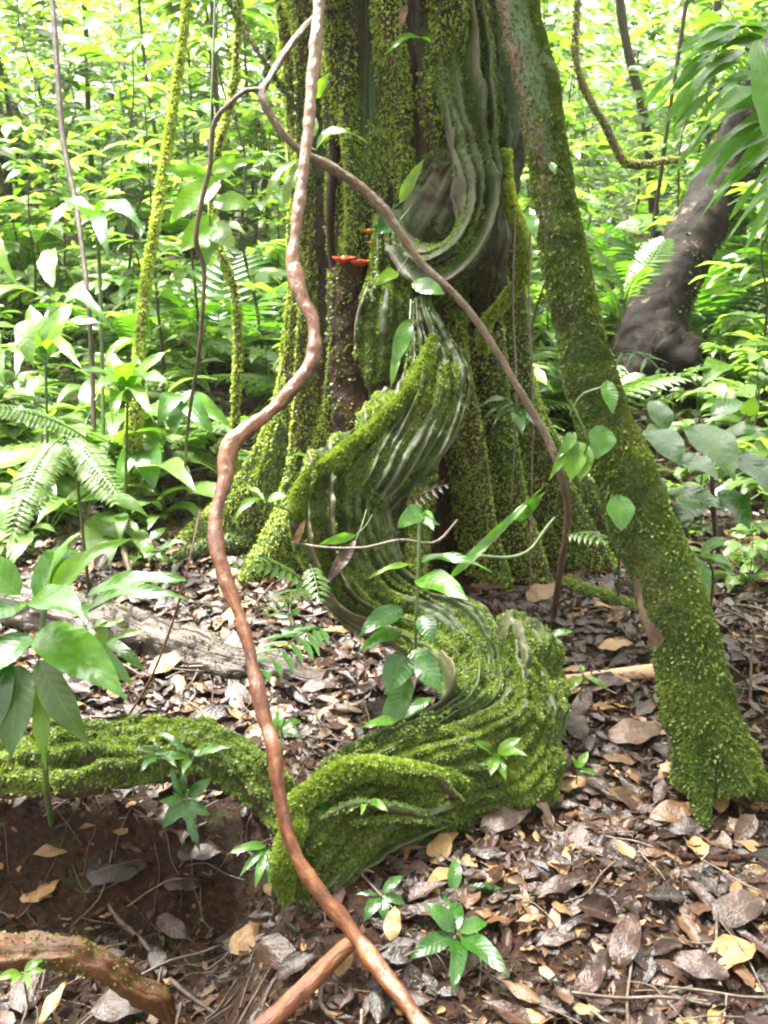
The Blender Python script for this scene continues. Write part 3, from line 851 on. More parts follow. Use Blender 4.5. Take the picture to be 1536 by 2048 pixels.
tube_thing('liana', 'grey brown liana running diagonally across the big trunk, arching over at top left', 'liana',
    [(760, -120, 3.3, 12), (690, -5, 3.2, 11), (640, 25, 3.1, 11), (585, 85, 2.95, 12), (540, 155, 2.85, 12), (524, 190, 2.8, 14), (556, 255, 2.8, 13), (605, 305, 2.82, 14), (650, 328, 2.85, 17), (705, 362, 2.87, 17),
     (762, 412, 2.88, 17), (800, 465, 2.88, 15), (850, 535, 2.88, 14), (905, 585, 2.88, 13), (955, 645, 2.88, 13), (1000, 715, 2.87, 13), (1050, 800, 2.86, 13), (1098, 885, 2.85, 13), (1125, 960, 2.85, 13), (1135, 1040, 2.9, 12), (1122, 1130, 3.0, 11), (1105, 1250, 3.36, 10)],
    'vine_grey', 53, 18, .16, 18, step=.01, rs=.60)
def liana(label, px, mat='vine_grey', name='liana', moss=None, seed=60, bump=.12, seg=10, cat='liana', group=None):
    return tube_thing(name, label, cat, px, mat, seed, seg, bump, 25, moss=moss, group=group, step=.02)
liana('thin brown liana hooking left from the arching liana, hanging past the lime heart leaves',
      [(524, 180, 2.8, 6), (490, 182, 2.8, 5), (455, 212, 2.8, 5), (428, 248, 2.82, 5), (420, 330, 2.85, 5), (402, 410, 2.88, 5), (392, 480, 2.9, 5), (408, 540, 2.95, 4.5), (404, 640, 3.0, 4), (396, 720, 3.1, 4), (380, 820, 3.5, 3.5), (372, 900, 3.9, 3), (368, 1005, 4.5, 3)], 'vine_grey')
liana('straight dark green liana slanting from the top edge to the big trunk', [(420, -90, 3.5, 5), (470, 20, 3.45, 5), (520, 110, 3.4, 5), (610, 235, 3.4, 5)], 'stem_brown',
      moss=dict(n=1500, size=.01, mat=M['moss_dark'], seed=91, cover=.6))
MP = lambda n, s, c=.75: dict(n=n, size=.013, mat=M['moss_pale'], seed=s, cover=c, up=.1, patch=(12, 12, 6), face=False, droop=.4)
liana('upright thin sapling stem furred with pale moss, left of the big tree', [(385, -120, 4.9, 6), (372, 20, 4.8, 6), (352, 180, 4.7, 6), (330, 320, 4.6, 7), (312, 440, 4.5, 7), (292, 560, 4.4, 8), (280, 680, 4.3, 8), (268, 850, 4.2, 14), (262, 930, 4.25, 14), (258, 1040, 4.3, 15)],
      'stem_brown', 'mossy_sapling', MP(16000, 92), cat='tree')
liana('crooked thin mossy stem hanging between the furry sapling and the big tree', [(478, -60, 4.2, 5), (474, 90, 4.2, 5), (462, 200, 4.2, 6), (428, 330, 4.2, 6), (425, 420, 4.2, 6), (440, 500, 4.1, 6), (468, 580, 4.1, 6), (476, 680, 4.1, 6), (470, 830, 4.1, 6), (468, 940, 4.2, 6), (465, 1050, 4.3, 6)], 'stem_brown', 'liana', MP(5000, 93, .6))
liana('thin bare dark pole like sapling stem near the left edge', [(100, -60, 5.2, 6), (112, 100, 5.1, 6), (125, 270, 5.0, 6), (150, 400, 4.9, 6), (165, 500, 4.8, 5), (178, 620, 4.7, 5), (185, 760, 4.7, 5), (190, 990, 4.6, 5)], 'stem_brown', 'sapling_stem', cat='tree')
liana('curving liana hanging at the upper right and bending out towards the palm leaves', [(1165, -90, 3.6, 7), (1152, 40, 3.6, 7), (1152, 120, 3.6, 7), (1175, 190, 3.6, 8), (1210, 250, 3.6, 8), (1245, 318, 3.6, 9), (1280, 330, 3.6, 8), (1330, 322, 3.6, 7), (1372, 322, 3.6, 5)],
      'vine_grey', moss=dict(n=2500, size=.008, mat=M['moss_pale'], seed=94, cover=.5, up=.6))
liana('loose mossy liana looping between the big tree and the leaning tree', [(1010, 300, 3.2, 7), (1012, 350, 3.2, 8), (1022, 410, 3.2, 9), (1046, 480, 3.18, 9), (1045, 545, 3.18, 8), (1010, 600, 3.2, 8), (972, 645, 3.22, 8), (965, 700, 3.28, 8)], 'stem_brown', moss=MP(7000, 95))
for k, (x0, x1, y1) in enumerate([(1062, 1060, 1180), (1030, 1022, 1010)]):
    liana(['very thin pale rootlet hanging straight down between the two mossy trees', 'very thin pale rootlet hanging beside the loose mossy liana'][k],
          [(x0, 430, 3.1, 2), (x0 - 4, 600, 3.1, 2), (x0 + 3, 800, 3.08, 2), (x1, y1, 3.1, 1.6)], 'twig', 'hanging_rootlet', cat='rootlet', seg=6)
liana('dark twisting vine clinging to the left side of the mossy trunk', [(800, 20, 3.45, 7), (760, 42, 3.42, 8), (715, 75, 3.4, 10), (690, 120, 3.38, 12), (672, 200, 3.36, 12), (668, 320, 3.36, 10), (660, 450, 3.38, 8), (668, 560, 3.4, 6)], 'stump')
liana('thin woody vine crossing the lower trunk in a shallow arc', [(585, 1085, 2.7, 3), (650, 1095, 2.68, 3), (730, 1095, 2.66, 3), (800, 1080, 2.66, 3), (870, 1085, 2.66, 3), (915, 1040, 2.7, 2.5)], 'twig', 'liana', seg=8)
liana('smooth green tendril curving up under the right buttresses', [(955, 1112, 2.8, 4), (1020, 1115, 2.8, 4), (1060, 1100, 2.8, 4), (1090, 1060, 2.82, 4), (1110, 1035, 2.84, 3)], 'stem_green', 'tendril', cat='vine', seg=8)
liana('red brown branch joining the thick liana at the bottom edge', [(720, 1870, 1.88, 15), (670, 1915, 1.86, 17), (600, 1985, 1.80, 19), (530, 2050, 1.75, 20), (440, 2120, 1.7, 20)], 'vine_red', 'fallen_branch', cat='branch', seg=14)
liana('thin curling rootlet dangling under the joint of the red brown branch', [(672, 1930, 1.85, 6), (645, 1965, 1.84, 6), (640, 2005, 1.82, 5), (670, 2040, 1.8, 5), (720, 2075, 1.78, 5)], 'twig', 'rootlet', cat='rootlet', seg=10)

# ------------------------------------------------------------------ the broken stump and its fungi
def stump_():
    mb = MB()
    px = [(700, 534, 3.3, 44), (703, 560, 3.3, 45), (704, 640, 3.3, 47), (708, 720, 3.3, 49), (716, 800, 3.3, 52), (725, 880, 3.3, 58), (730, 960, 3.3, 62), (730, 1150, 3.3, 64)]
    tube(mb, Pn(px), [r[3] * r[2] / F for r in px], 34, .01, .10, 22, 5)
    o = mb.build('broken_stump', M['stump'])
    tag(o, 'dark rotten flat topped stump standing against the front of the fluted tree', 'stump')
    moss_on(mb, o, 5000, .010, M['moss_dark'], 55, cover=.25)
stump_()
def cup_fungus(px, py, d, r, label, mat, name='bracket_fungus'):
    c = P(px, py, d)
    n, m = 9, 24
    t = np.linspace(0, 1, n); a = np.linspace(0, 2 * math.pi, m, endpoint=False)
    prof = np.concatenate([np.stack([t * r, -.4 * r + .65 * r * t ** 2], 1), np.stack([r * (1 - .02 - t * .97), .25 * r * (1 - t) ** 2 - .42 * r * t + .0], 1)])
    rr = 1 + .14 * np.sin(3 * a + px) + .08 * np.sin(7 * a)
    v = np.stack([prof[:, 0][:, None] * np.cos(a)[None] * rr[None], prof[:, 0][:, None] * np.sin(a)[None] * rr[None], prof[:, 1][:, None] + 0 * a[None] + .06 * r * np.sin(5 * a)[None] * prof[:, 0][:, None] / r], -1)
    v = v.reshape(-1, 3) + np.array(c)
    mb = MB(); mb.add(v, grid_faces(2 * n, m), None)
    tag(mb.build(name, mat), label, 'fungus', 'fungi on the tree')
cup_fungus(690, 520, 3.25, .036, 'bright orange red cup fungus on the left of the stump top', M['fungus_red'])
cup_fungus(720, 526, 3.23, .030, 'smaller orange red cup fungus on the right of the stump top', M['fungus_red'])
cup_fungus(738, 462, 3.22, .018, 'upper yellow lobe of fungus curling on the trunk above the stump', M['fungus_yellow'])
cup_fungus(742, 486, 3.21, .014, 'lower yellow lobe of fungus curling on the trunk above the stump', M['fungus_yellow'])

# ------------------------------------------------------------------ roots, logs, branches on the ground
def ground_log(name, label, cat, px, mat, rad, seed=0, lift=.0, bump=.15, bsc=8, moss=None, flat=1.0, seg=26, step=.02):
    pts, rr = [], []
    for (x, y, r) in px:
        p = G(x, y); rw = r * topx(p)[2] / F
        pts.append(p + Vector((0, 0, rw * lift))); rr.append(rw)
    mb = MB(); tube(mb, pts, rr, seg, step, bump, bsc, seed, flat=flat)
    o = mb.build(name, M[mat]); tag(o, label, cat)
    if moss: moss_on(mb, o, **moss)
    return o
ground_log('rotting_log', 'long weathered grey splintered log lying in the litter behind the left shrub', 'log',
    [(-80, 1225, 46), (60, 1240, 46), (200, 1275, 46), (320, 1300, 42), (450, 1335, 36), (560, 1352, 28), (650, 1368, 18)], 'log_grey', 1, 3, .5, .35, 18,
    moss=dict(n=3000, size=.008, mat=M['moss_dark'], seed=81, cover=.15), step=.012, seg=44)
ground_log('rotting_log', 'dark fallen log at the left edge among ferns', 'log', [(-120, 885, 38), (40, 895, 38), (160, 905, 36), (260, 900, 30), (330, 890, 24)], 'log_dark', 1, 5, .4)
ground_log('rotting_log', 'pale fallen log at the left edge behind the dark log', 'log', [(-120, 842, 30), (60, 838, 30), (200, 822, 28), (330, 815, 24)], 'log_grey', 1, 8, .4)
ground_log('rotting_log', 'smooth grey log lying behind the left side of the big tree', 'log', [(300, 725, 28), (420, 722, 28), (520, 715, 28), (620, 705, 28)], 'log_grey', 1, 9, .4, .06)
ground_log('bare_branch', 'smooth pale bare branch lying behind the leaning tree', 'branch', [(1130, 1362, 8), (1220, 1358, 13), (1320, 1350, 16), (1370, 1345, 14)], 'cut_wood', 1, 9, .6, .05, seg=16)
ground_log('mossy_root', 'small mossy surface root reaching right from the big tree', 'root', [(1120, 1175, 18), (1190, 1195, 16), (1250, 1215, 14), (1310, 1235, 8)], 'mossy_root', 1, 10, .3, moss=dict(n=4000, size=.009, mat=M['moss'], seed=83, cover=.5))
ground_log('mossy_root', 'mossy root swelling out at the left foot of the big tree', 'root', [(560, 1080, 40), (490, 1095, 36), (420, 1105, 26), (360, 1120, 15), (320, 1140, 8)], 'mossy_root', 1, 12, .2, moss=dict(n=7000, size=.010, mat=M['moss_dark'], seed=84, cover=.45))
def arch_root():
    st = [(-160, 1490, 2.42, -160, 1600, 2.30), (0, 1478, 2.42, 0, 1590, 2.30), (110, 1462, 2.42, 120, 1590, 2.28), (220, 1445, 2.42, 240, 1575, 2.28), (330, 1438, 2.40, 340, 1560, 2.26),
          (420, 1452, 2.36, 420, 1570, 2.22), (500, 1495, 2.28, 490, 1610, 2.16), (560, 1550, 2.2, 550, 1665, 2.12), (600, 1600, 2.18, 600, 1720, 2.12, .8)]
    mb = MB(); loft(mb, st, .05, ridges=6, rdepth=.55, seed=33, m=80, rough=2.2)
    o = mb.build('mossy_root', M['mossy_root'])
    tag(o, 'wide mossy root arching over the dark hollow at lower left', 'root')
    moss_on(mb, o, 60000, .0075, M['moss_mid'], 85, cover=.26, up=.5, patch=(6, 6, 6))
arch_root()
def lower_root():
    st = [(-140, 1880, 1.98, -140, 1945, 1.92), (0, 1872, 1.98, 0, 1938, 1.92), (110, 1868, 1.98, 110, 1930, 1.92), (190, 1890, 1.99, 185, 1950, 1.94), (255, 1930, 2.0, 245, 1985, 1.96, .8), (310, 1975, 2.02, 300, 2015, 1.99, .6), (350, 2030, 2.04, 335, 2050, 2.02, .4)]
    mb = MB(); loft(mb, st, .035, ridges=4, rdepth=.3, seed=35, m=48, rough=1.6)
    o = mb.build('rotten_root', M['root_brown'])
    tag(o, 'orange brown rotting root lying in the bottom left corner', 'root')
    moss_on(mb, o, 1500, .006, M['moss_mid'], 86, cover=.1, up=.1)
lower_root()

# sticks
def stick(label, px, mat='twig', group='sticks in the litter', name='stick', lift=.006):
    pts = []; rr = []
    for (x, y, r) in px:
        p = G(x, y); pts.append(p + Vector((0, 0, lift + r * topx(p)[2] / F))); rr.append(r * topx(p)[2] / F)
    mb = MB(); tube(mb, pts, rr, 8, .012, .18, 40, int(px[0][0]))
    tag(mb.build(name, M[mat]), label, 'stick', group)
stick('pale bent stick lying in the dark hollow above the bottom left root', [(182, 1730, 5), (205, 1790, 7), (240, 1850, 7), (285, 1890, 6), (318, 1935, 5)])
stick('short dark stick at the bottom edge left of the red brown branch', [(340, 1968, 6), (380, 2000, 5), (430, 2035, 5)], 'stem_brown')
stick('thin straight twig lying across the litter from the leaning tree to the right edge', [(1300, 1580, 2.5), (1380, 1625, 3), (1450, 1660, 3), (1536, 1680, 3)])
stick('forked twig lying on the litter below the ribbon liana', [(1040, 1790, 3), (1070, 1750, 4), (1110, 1700, 4), (1120, 1675, 3)])
stick('long curved twig lying in the litter at lower right', [(1150, 1800, 3), (1220, 1850, 4), (1300, 1880, 4), (1400, 1890, 3)], 'stem_brown')
stick('slim red brown twig slanting through the litter right of the big leaved seedling', [(1030, 1820, 3), (1090, 1865, 3), (1150, 1915, 2.5)], 'vine')
stick('two needle thin twigs crossed beside the foot of the ribbon liana', [(1060, 1590, 3), (1110, 1650, 3), (1140, 1700, 2)])
stick('dark rotten stick half buried at the right edge of the litter', [(1360, 1725, 8), (1440, 1730, 9), (1560, 1725, 8)], 'stump')
stick('pale splinter of wood at the right edge below the rotten stick', [(1460, 1748, 5), (1536, 1742, 7), (1600, 1740, 6)], 'cut_wood')
stick('grey dead stick standing out of the litter left of the thick liana', [(245, 1085, 5), (250, 1120, 6), (262, 1160, 6)], 'twig', lift=.02)
liana('leaning thin grass like stalk rising from the litter left of the thick liana', [(258, 1430, 2.55, 2.5), (300, 1360, 2.5, 2.5), (340, 1260, 2.45, 2.5), (372, 1150, 2.4, 2.2), (400, 1020, 2.45, 2)], 'vine', 'dry_stalk', cat='stalk', seg=6)
liana('thin broken tan stalk standing at the right edge of the leaning tree', [(1500, 1420, 2.9, 3), (1502, 1330, 2.9, 3), (1503, 1250, 2.9, 3), (1430, 1210, 2.9, 2)], 'twig', 'dry_stalk', cat='stalk', seg=6)

# ------------------------------------------------------------------ foreground plants, leaf by leaf
def plant(name, label, cat, base, stems, leaves, mat='leaf', stem_mat='stem_green', group=None):
    """stems: lists of (x,y,d,r px); leaves: (bx,by,bd, tx,ty,td, width px[, shape, bow, mat, up, fold])"""
    b = P(*base) if len(base) == 3 else G(*base)
    root = empty(name, b, label, cat, group)
    for s in stems:
        mb = MB(); tube(mb, Pn(s), [r[3] * r[2] / F for r in s], 8, .02, .1, 40, 2)
        mb.build('stem', M[stem_mat], root)
    if not stems and group is None:
        for l in leaves[:1] if len(leaves) < 3 else leaves[::2]:
            pb, pt = P(*l[0:3]), P(*l[3:6]); dd = (pb - pt).normalized()
            mb = MB(); tube(mb, [pb + Vector((0, .001, 0)), pb + dd * .03 + Vector((0, .02, .012)), pb + dd * .05 + Vector((0, .07, .02))], [.0014, .0017, .002], 6, .01, .1, 40, 2)
            mb.build('stem', M[stem_mat], root)
    for l in leaves:
        l = list(l) + [None] * (12 - len(l))
        mb = MB()
        leaf_px(mb, l[0:3], l[3:6], l[6], l[7] or 'ovate', .10 if l[8] is None else l[8], .22 if l[11] is None else l[11], l[10] or (0, -.35, .95), twist=rnd.uniform(-.3, .3))
        mb.build('leaf', M[l[9] or mat], root)
    return root
FC = (0, -.9, .45)     # leaf blade turned towards the viewer
D = 2.15
plant('broad_leaf_shrub', 'broad leaved shrub with large glossy green leaves at the left edge above the hollow', 'shrub', (105, 1650),
    [[(105, 1665, 2.46, 5), (96, 1600, 2.3, 6), (92, 1560, 2.2, 6), (88, 1440, 2.15, 6), (95, 1330, 2.12, 7), (85, 1250, 2.12, 6), (100, 1180, 2.12, 5)]],
    [(70, 1200, 2.1, 150, 1100, 2.3, 67, 'broad', .15, 'leaf', (.3, -.5, .8)), (80, 1215, 2.1, 160, 1068, 2.25, 76, 'broad', .1, 'leaf_lime', (-.6, -.6, .5)),
     (100, 1215, 2.08, 262, 1078, 2.1, 45, 'strap', .22, 'leaf_lime', (-.5, -.8, .5), .35), (40, 1190, 2.1, -90, 1110, 2.1, 82, 'broad', .1, 'leaf'),
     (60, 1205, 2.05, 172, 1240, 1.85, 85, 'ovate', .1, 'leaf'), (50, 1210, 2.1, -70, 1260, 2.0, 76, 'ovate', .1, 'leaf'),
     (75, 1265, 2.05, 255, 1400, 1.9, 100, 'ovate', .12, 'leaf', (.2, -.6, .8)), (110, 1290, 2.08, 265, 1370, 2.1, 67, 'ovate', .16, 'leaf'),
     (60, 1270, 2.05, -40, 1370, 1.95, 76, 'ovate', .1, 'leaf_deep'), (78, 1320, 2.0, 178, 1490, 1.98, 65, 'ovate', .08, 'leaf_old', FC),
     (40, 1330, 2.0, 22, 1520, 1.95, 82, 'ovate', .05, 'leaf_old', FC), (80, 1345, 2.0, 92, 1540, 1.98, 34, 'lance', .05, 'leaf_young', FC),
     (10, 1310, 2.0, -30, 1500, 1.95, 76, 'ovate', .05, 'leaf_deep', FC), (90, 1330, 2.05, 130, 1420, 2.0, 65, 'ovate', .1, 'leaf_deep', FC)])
plant('long_leaf_herb', 'herb with three long drooping strap leaves over the grey log, right of the shrub', 'plant', (330, 1330),
    [[(150, 1235, 2.3, 3), (190, 1215, 2.25, 3), (215, 1200, 2.25, 3)]],
    [(170, 1195, 2.25, 372, 1160, 2.2, 46, 'broad', .10, 'leaf'), (175, 1215, 2.22, 380, 1200, 2.15, 36, 'broad', .14, 'leaf'), (172, 1205, 2.2, 172, 1262, 2.05, 24, 'strap', .1, 'leaf'),
     (200, 1290, 2.3, 290, 1345, 2.2, 30, 'broad', .18, 'leaf'), (200, 1292, 2.3, 300, 1262, 2.3, 20, 'lance', .1, 'leaf_lime'), (205, 1300, 2.3, 212, 1240, 2.3, 26, 'ovate', .1, 'leaf_young'), (225, 1250, 2.3, 250, 1238, 2.3, 14, 'ovate', .1, 'leaf_young')])

def frond(mb, b, t, n, ll, w, bow=.12, up=(0, -.3, .95), droop=.35, shape='lance', fan=.6, stemr=2.5):
    """pinnate frond between two pixel points; ll, w pixel length and width of the leaflets"""
    pb, pt = P(*b), P(*t); L = (pt - pb).length
    R3 = frame(pt - pb, up)
    ts = np.linspace(0, 1, 14)
    mid = np.stack([ts * L, 0 * ts, bow * L * 4 * ts * (1 - ts)], -1) @ R3 + np.array(pb)
    k = (b[2] + t[2]) / 2 / F
    tube(mb, mid, np.linspace(stemr, .8, 14) * k, 5, .03, 0, 10, caps=False)
    tt = rnd.random()
    for i in range(n):
        s = .16 + .82 * i / (n - 1)
        c = np.array([s * L, 0, bow * L * 4 * s * (1 - s)]) @ R3 + np.array(pb)
        l = ll * k * (np.sin(math.pi * (s * .86 + .09)) ** .6 if s > .3 else .75) * rnd.uniform(.9, 1.1)
        for sd in (-1, 1):
            d = R3[0] * fan + R3[1] * sd - R3[2] * droop * rnd.uniform(.7, 1.3)
            put(mb, leaf_geo(l, w * k, shape, .06, .2, .01, n=7), c, d, R3[2] + R3[1] * sd * .1, min(1, max(0, tt + rnd.uniform(-.2, .2))))
def frond_thing(name, label, cat, base, fr, mat, group=None, stem=None):
    root = empty(name, P(*base), label, cat, group)
    if stem:
        mb = MB(); tube(mb, Pn(stem), [r[3] * r[2] / F for r in stem], 8, .02, .1, 40, 2); mb.build('stem', M['stem_green'], root)
    for f in fr:
        mb = MB(); frond(mb, *f[:-1], **f[-1]); mb.build('frond', M[mat], root)
    return root
frond_thing('fern', 'large feathery fern fronds spreading down at the left edge', 'fern', (150, 960, 2.9),
    [((128, 872, 2.7), (20, 1085, 2.4), 26, 46, 11, dict(fan=.35)), ((130, 872, 2.75), (235, 985, 2.6), 22, 38, 9, dict(fan=.35)), ((135, 878, 2.7), (70, 1030, 2.5), 20, 34, 9, dict(fan=.35)), ((200, 900, 2.9), (-60, 815, 2.7), 26, 42, 10, dict(fan=.35)), ((160, 930, 2.9), (230, 1010, 2.7), 16, 34, 9, dict(fan=.3))], 'fern',
    stem=[(178, 1180, 3.62, 3.5), (168, 1090, 3.3, 3), (160, 1010, 3.0, 3), (150, 940, 2.9, 3), (128, 872, 2.7, 3)])
frond_thing('small_fern', 'small glossy fern with arching fronds between the thick liana and the ribbon liana', 'fern', (620, 1220, 2.75),
    [((630, 1190, 2.75), (468, 1128, 2.6), 11, 44, 12, dict(bow=.15)), ((632, 1195, 2.7), (530, 1230, 2.4), 12, 36, 10, dict(bow=.12)), ((620, 1130, 2.7), (640, 1200, 2.6), 7, 34, 10, dict(bow=.1))], 'fern')
frond_thing('small_fern', 'dark fern frond with finger like leaflets just right of the thick liana', 'fern', (600, 1300, 2.6),
    [((655, 1255, 2.55), (525, 1345, 2.25), 8, 80, 17, dict(bow=.1, fan=.8, stemr=2.2)), ((590, 1275, 2.5), (570, 1205, 2.55), 3, 40, 14, dict(bow=.05))], 'leaf_deep')
frond_thing('dry_fern_frond', 'curled red brown dead fern frond on the ribbon liana bend', 'fern', (830, 1020, 2.8), [((815, 1020, 2.8), (895, 970, 2.7), 7, 42, 7, dict(bow=.1))], 'dead')
frond_thing('small_fern', 'small pale fern frond at the foot of the leaning tree between the two trees', 'fern', (1150, 1090, 2.8), [((1135, 1072, 2.8), (1215, 1085, 2.65), 7, 34, 10, dict(bow=.1))], 'fern')
frond_thing('fern', 'bright fern fronds catching the light behind the leaning tree', 'fern', (1230, 640, 5.0),
    [((1250, 620, 5.2), (1180, 490, 5.0), 18, 40, 9, dict()), ((1250, 620, 5.2), (1330, 480, 5.3), 18, 50, 10, dict()), ((1240, 640, 5.1), (1170, 600, 4.9), 16, 44, 9, dict()), ((1250, 610, 5.1), (1290, 540, 4.9), 14, 40, 9, dict()), ((1240, 650, 5.0), (1200, 560, 4.8), 15, 45, 9, dict())], 'fern')

plant('climbing_plant', 'glossy climber with pointed ribbed leaves on a green stem against the lower ribbon liana', 'plant', (832, 1330, 2.5),
    [[(830, 1330, 2.55, 3), (832, 1250, 2.5, 3.5), (836, 1150, 2.48, 4), (840, 1040, 2.48, 4), (842, 1010, 2.48, 3)], [(832, 1245, 2.5, 2.5), (800, 1235, 2.48, 2.5), (775, 1232, 2.46, 2)], [(832, 1240, 2.5, 2.5), (860, 1230, 2.5, 2.5), (870, 1240, 2.5, 2)]],
    [(842, 1020, 2.48, 795, 1055, 2.38, 40, 'broad', .12, 'leaf', FC), (845, 1025, 2.48, 868, 1062, 2.4, 28, 'ovate', .1, 'leaf', FC), (840, 1035, 2.48, 880, 1050, 2.4, 20, 'ovate', .1, 'leaf', FC),
     (835, 1158, 2.48, 938, 1202, 2.33, 56, 'ovate', .10, 'leaf', (.2, -.75, .7)), (838, 1122, 2.48, 985, 1145, 2.4, 26, 'ovate', .14, 'leaf'), (832, 1130, 2.5, 735, 1158, 2.45, 16, 'lance', .12, 'leaf_lime'),
     (805, 1218, 2.48, 715, 1275, 2.38, 46, 'ovate', .10, 'leaf_deep', (-.2, -.7, .7)), (805, 1262, 2.46, 718, 1305, 2.38, 36, 'ovate', .10, 'leaf'), (845, 1230, 2.48, 868, 1288, 2.42, 42, 'ovate', .08, 'leaf_deep', FC),
     (808, 1310, 2.45, 768, 1390, 2.36, 60, 'ovate', .08, 'leaf_deep', FC), (825, 1300, 2.48, 885, 1385, 2.4, 56, 'ovate', .08, 'leaf_deep', FC), (815, 1350, 2.45, 778, 1450, 2.38, 46, 'blunt', .06, 'leaf', FC), (865, 1395, 2.4, 805, 1440, 2.36, 24, 'lance', .1, 'leaf'), (800, 1443, 2.38, 722, 1455, 2.33, 26, 'ovate', .08, 'leaf')])
plant('strap_leaf_herb', 'single long narrow strap leaf slanting in front of the right buttresses', 'plant', (900, 1180, 2.7),
    [], [(895, 1160, 2.7, 1085, 975, 2.75, 20, 'strap', .03, 'leaf', FC), (1030, 1040, 2.8, 1090, 985, 2.7, 26, 'ovate', .1, 'leaf', FC)])
plant('heart_leaf_climber', 'climber with heart shaped leaves on the leaning tree', 'plant', (1230, 1200, 2.6),
    [[(1165, 1000, 2.6, 2), (1160, 930, 2.55, 2.5), (1175, 880, 2.5, 2), (1140, 800, 2.5, 2)], [(1236, 1200, 3.5, 2.5), (1238, 1110, 2.8, 2.5), (1238, 1010, 2.48, 2)], [(1142, 830, 2.55, 4), (1165, 790, 2.5, 4), (1205, 775, 2.46, 3)]],
    [(1205, 866, 2.45, 1192, 918, 2.42, 58, 'heart', .08, 'leaf', FC), (1238, 1005, 2.42, 1242, 1062, 2.40, 58, 'heart', .08, 'leaf', FC), (1215, 775, 2.45, 1225, 828, 2.42, 34, 'heart', .08, 'leaf', FC),
     (1150, 880, 2.55, 1140, 965, 2.5, 52, 'ovate', .08, 'leaf_lime', FC), (1165, 885, 2.56, 1160, 965, 2.5, 46, 'ovate', .08, 'leaf_lime', FC), (1150, 870, 2.55, 1098, 960, 2.5, 24, 'lance', .08, 'leaf_lime', FC), (1148, 865, 2.55, 1118, 915, 2.5, 26, 'ovate', .1, 'leaf', FC)])
plant('heart_leaf_climber', 'two small white green leaves stuck to the upper part of the leaning tree', 'plant', (1065, 470, 2.7),
    [[(1060, 430, 2.7, 2), (1062, 470, 2.68, 2)]], [(1060, 430, 2.7, 1070, 480, 2.65, 28, 'heart', .1, 'leaf', FC), (1103, 330, 2.72, 1110, 350, 2.7, 16, 'heart', .1, 'leaf', FC)])
def stuck(label, lv, stems=(), name='epiphyte', mat='leaf'):
    plant(name, label, 'plant', lv[0][:3], stems, lv, mat=mat)
stuck('white green long leaf hanging in front of the top of the S bend', [(818, 640, 2.9, 785, 740, 2.85, 34, 'ovate', .08, 'leaf', FC), (795, 700, 2.9, 782, 775, 2.86, 18, 'ovate', .08, 'leaf_young', FC)], [[(822, 600, 2.95, 2), (820, 640, 2.9, 2)]])
stuck('shiny rounded leaf under the diagonal liana beside the curl', [(838, 570, 2.9, 890, 588, 2.85, 38, 'heart', .08, 'leaf', FC)])
stuck('small bent bright green leaf below the yellow fungus', [(795, 545, 3.0, 745, 575, 2.95, 26, 'ovate', .2, 'leaf_lime', FC)])
stuck('slim yellow green leaf standing up against the pale rim of the cup', [(800, 405, 3.05, 848, 318, 3.0, 24, 'ovate', .08, 'leaf_young', FC)])
stuck('dark green leaf tucked behind the diagonal liana above the yellow fungus', [(800, 440, 2.95, 745, 470, 2.9, 36, 'ovate', .08, 'leaf_deep', FC)])
stuck('large smooth green leaf drooping left near the top of the trunk', [(862, 85, 3.0, 775, 105, 2.9, 28, 'ovate', .15, 'leaf_lime')])
stuck('lime green leaf standing beside the thick liana on the upper trunk', [(633, 195, 2.75, 660, 145, 2.7, 22, 'ovate', .1, 'leaf_lime', FC)])
stuck('tuft of four long lime green drooping leaves behind the crossing of the two lianas', [(632, 300, 2.7, 735, 285, 2.65, 22, 'lance', .25, 'leaf_young'), (632, 300, 2.7, 700, 258, 2.7, 30, 'lance', .2, 'leaf_young'), (600, 320, 2.75, 528, 425, 2.7, 20, 'lance', .2, 'leaf_young'), (600, 325, 2.75, 565, 430, 2.7, 22, 'lance', .12, 'leaf_young'), (625, 275, 2.7, 632, 235, 2.7, 22, 'ovate', .1, 'leaf_young')])
stuck('red brown dry leaf hanging at the top of the trunk', [(812, 10, 3.0, 800, 60, 2.95, 16, 'lance', .1, 'dead', FC)], name='hanging_dead_leaf')
stuck('orange dry leaf hanging on the ribbon liana bend', [(712, 1080, 2.7, 650, 1170, 2.65, 26, 'lance', .05, 'dead', FC)], name='hanging_dead_leaf')
stuck('yellow green wavy leaf crossing the left bend of the ribbon liana', [(712, 1070, 2.66, 635, 1090, 2.6, 20, 'lance', .1, 'leaf_lime', FC)])
stuck('pair of round reddish leaves at the left end of the thin woody vine', [(600, 1078, 2.7, 585, 1040, 2.68, 22, 'broad', .1, 'dead', FC), (590, 1090, 2.7, 610, 1040, 2.68, 14, 'broad', .1, 'dead', FC)])
plant('seedling', 'small seedling with a long curved leaf left of the ribbon liana bend', 'plant', (560, 1030, 2.8),
    [[(600, 1040, 2.8, 2), (575, 1020, 2.75, 2), (530, 1005, 2.7, 2)]], [(530, 1003, 2.7, 465, 1050, 2.6, 20, 'ovate', .25, 'leaf_lime'), (535, 1003, 2.7, 578, 992, 2.7, 26, 'ovate', .1, 'leaf_lime'), (530, 1000, 2.7, 490, 975, 2.8, 12, 'lance', .1, 'leaf_lime')])
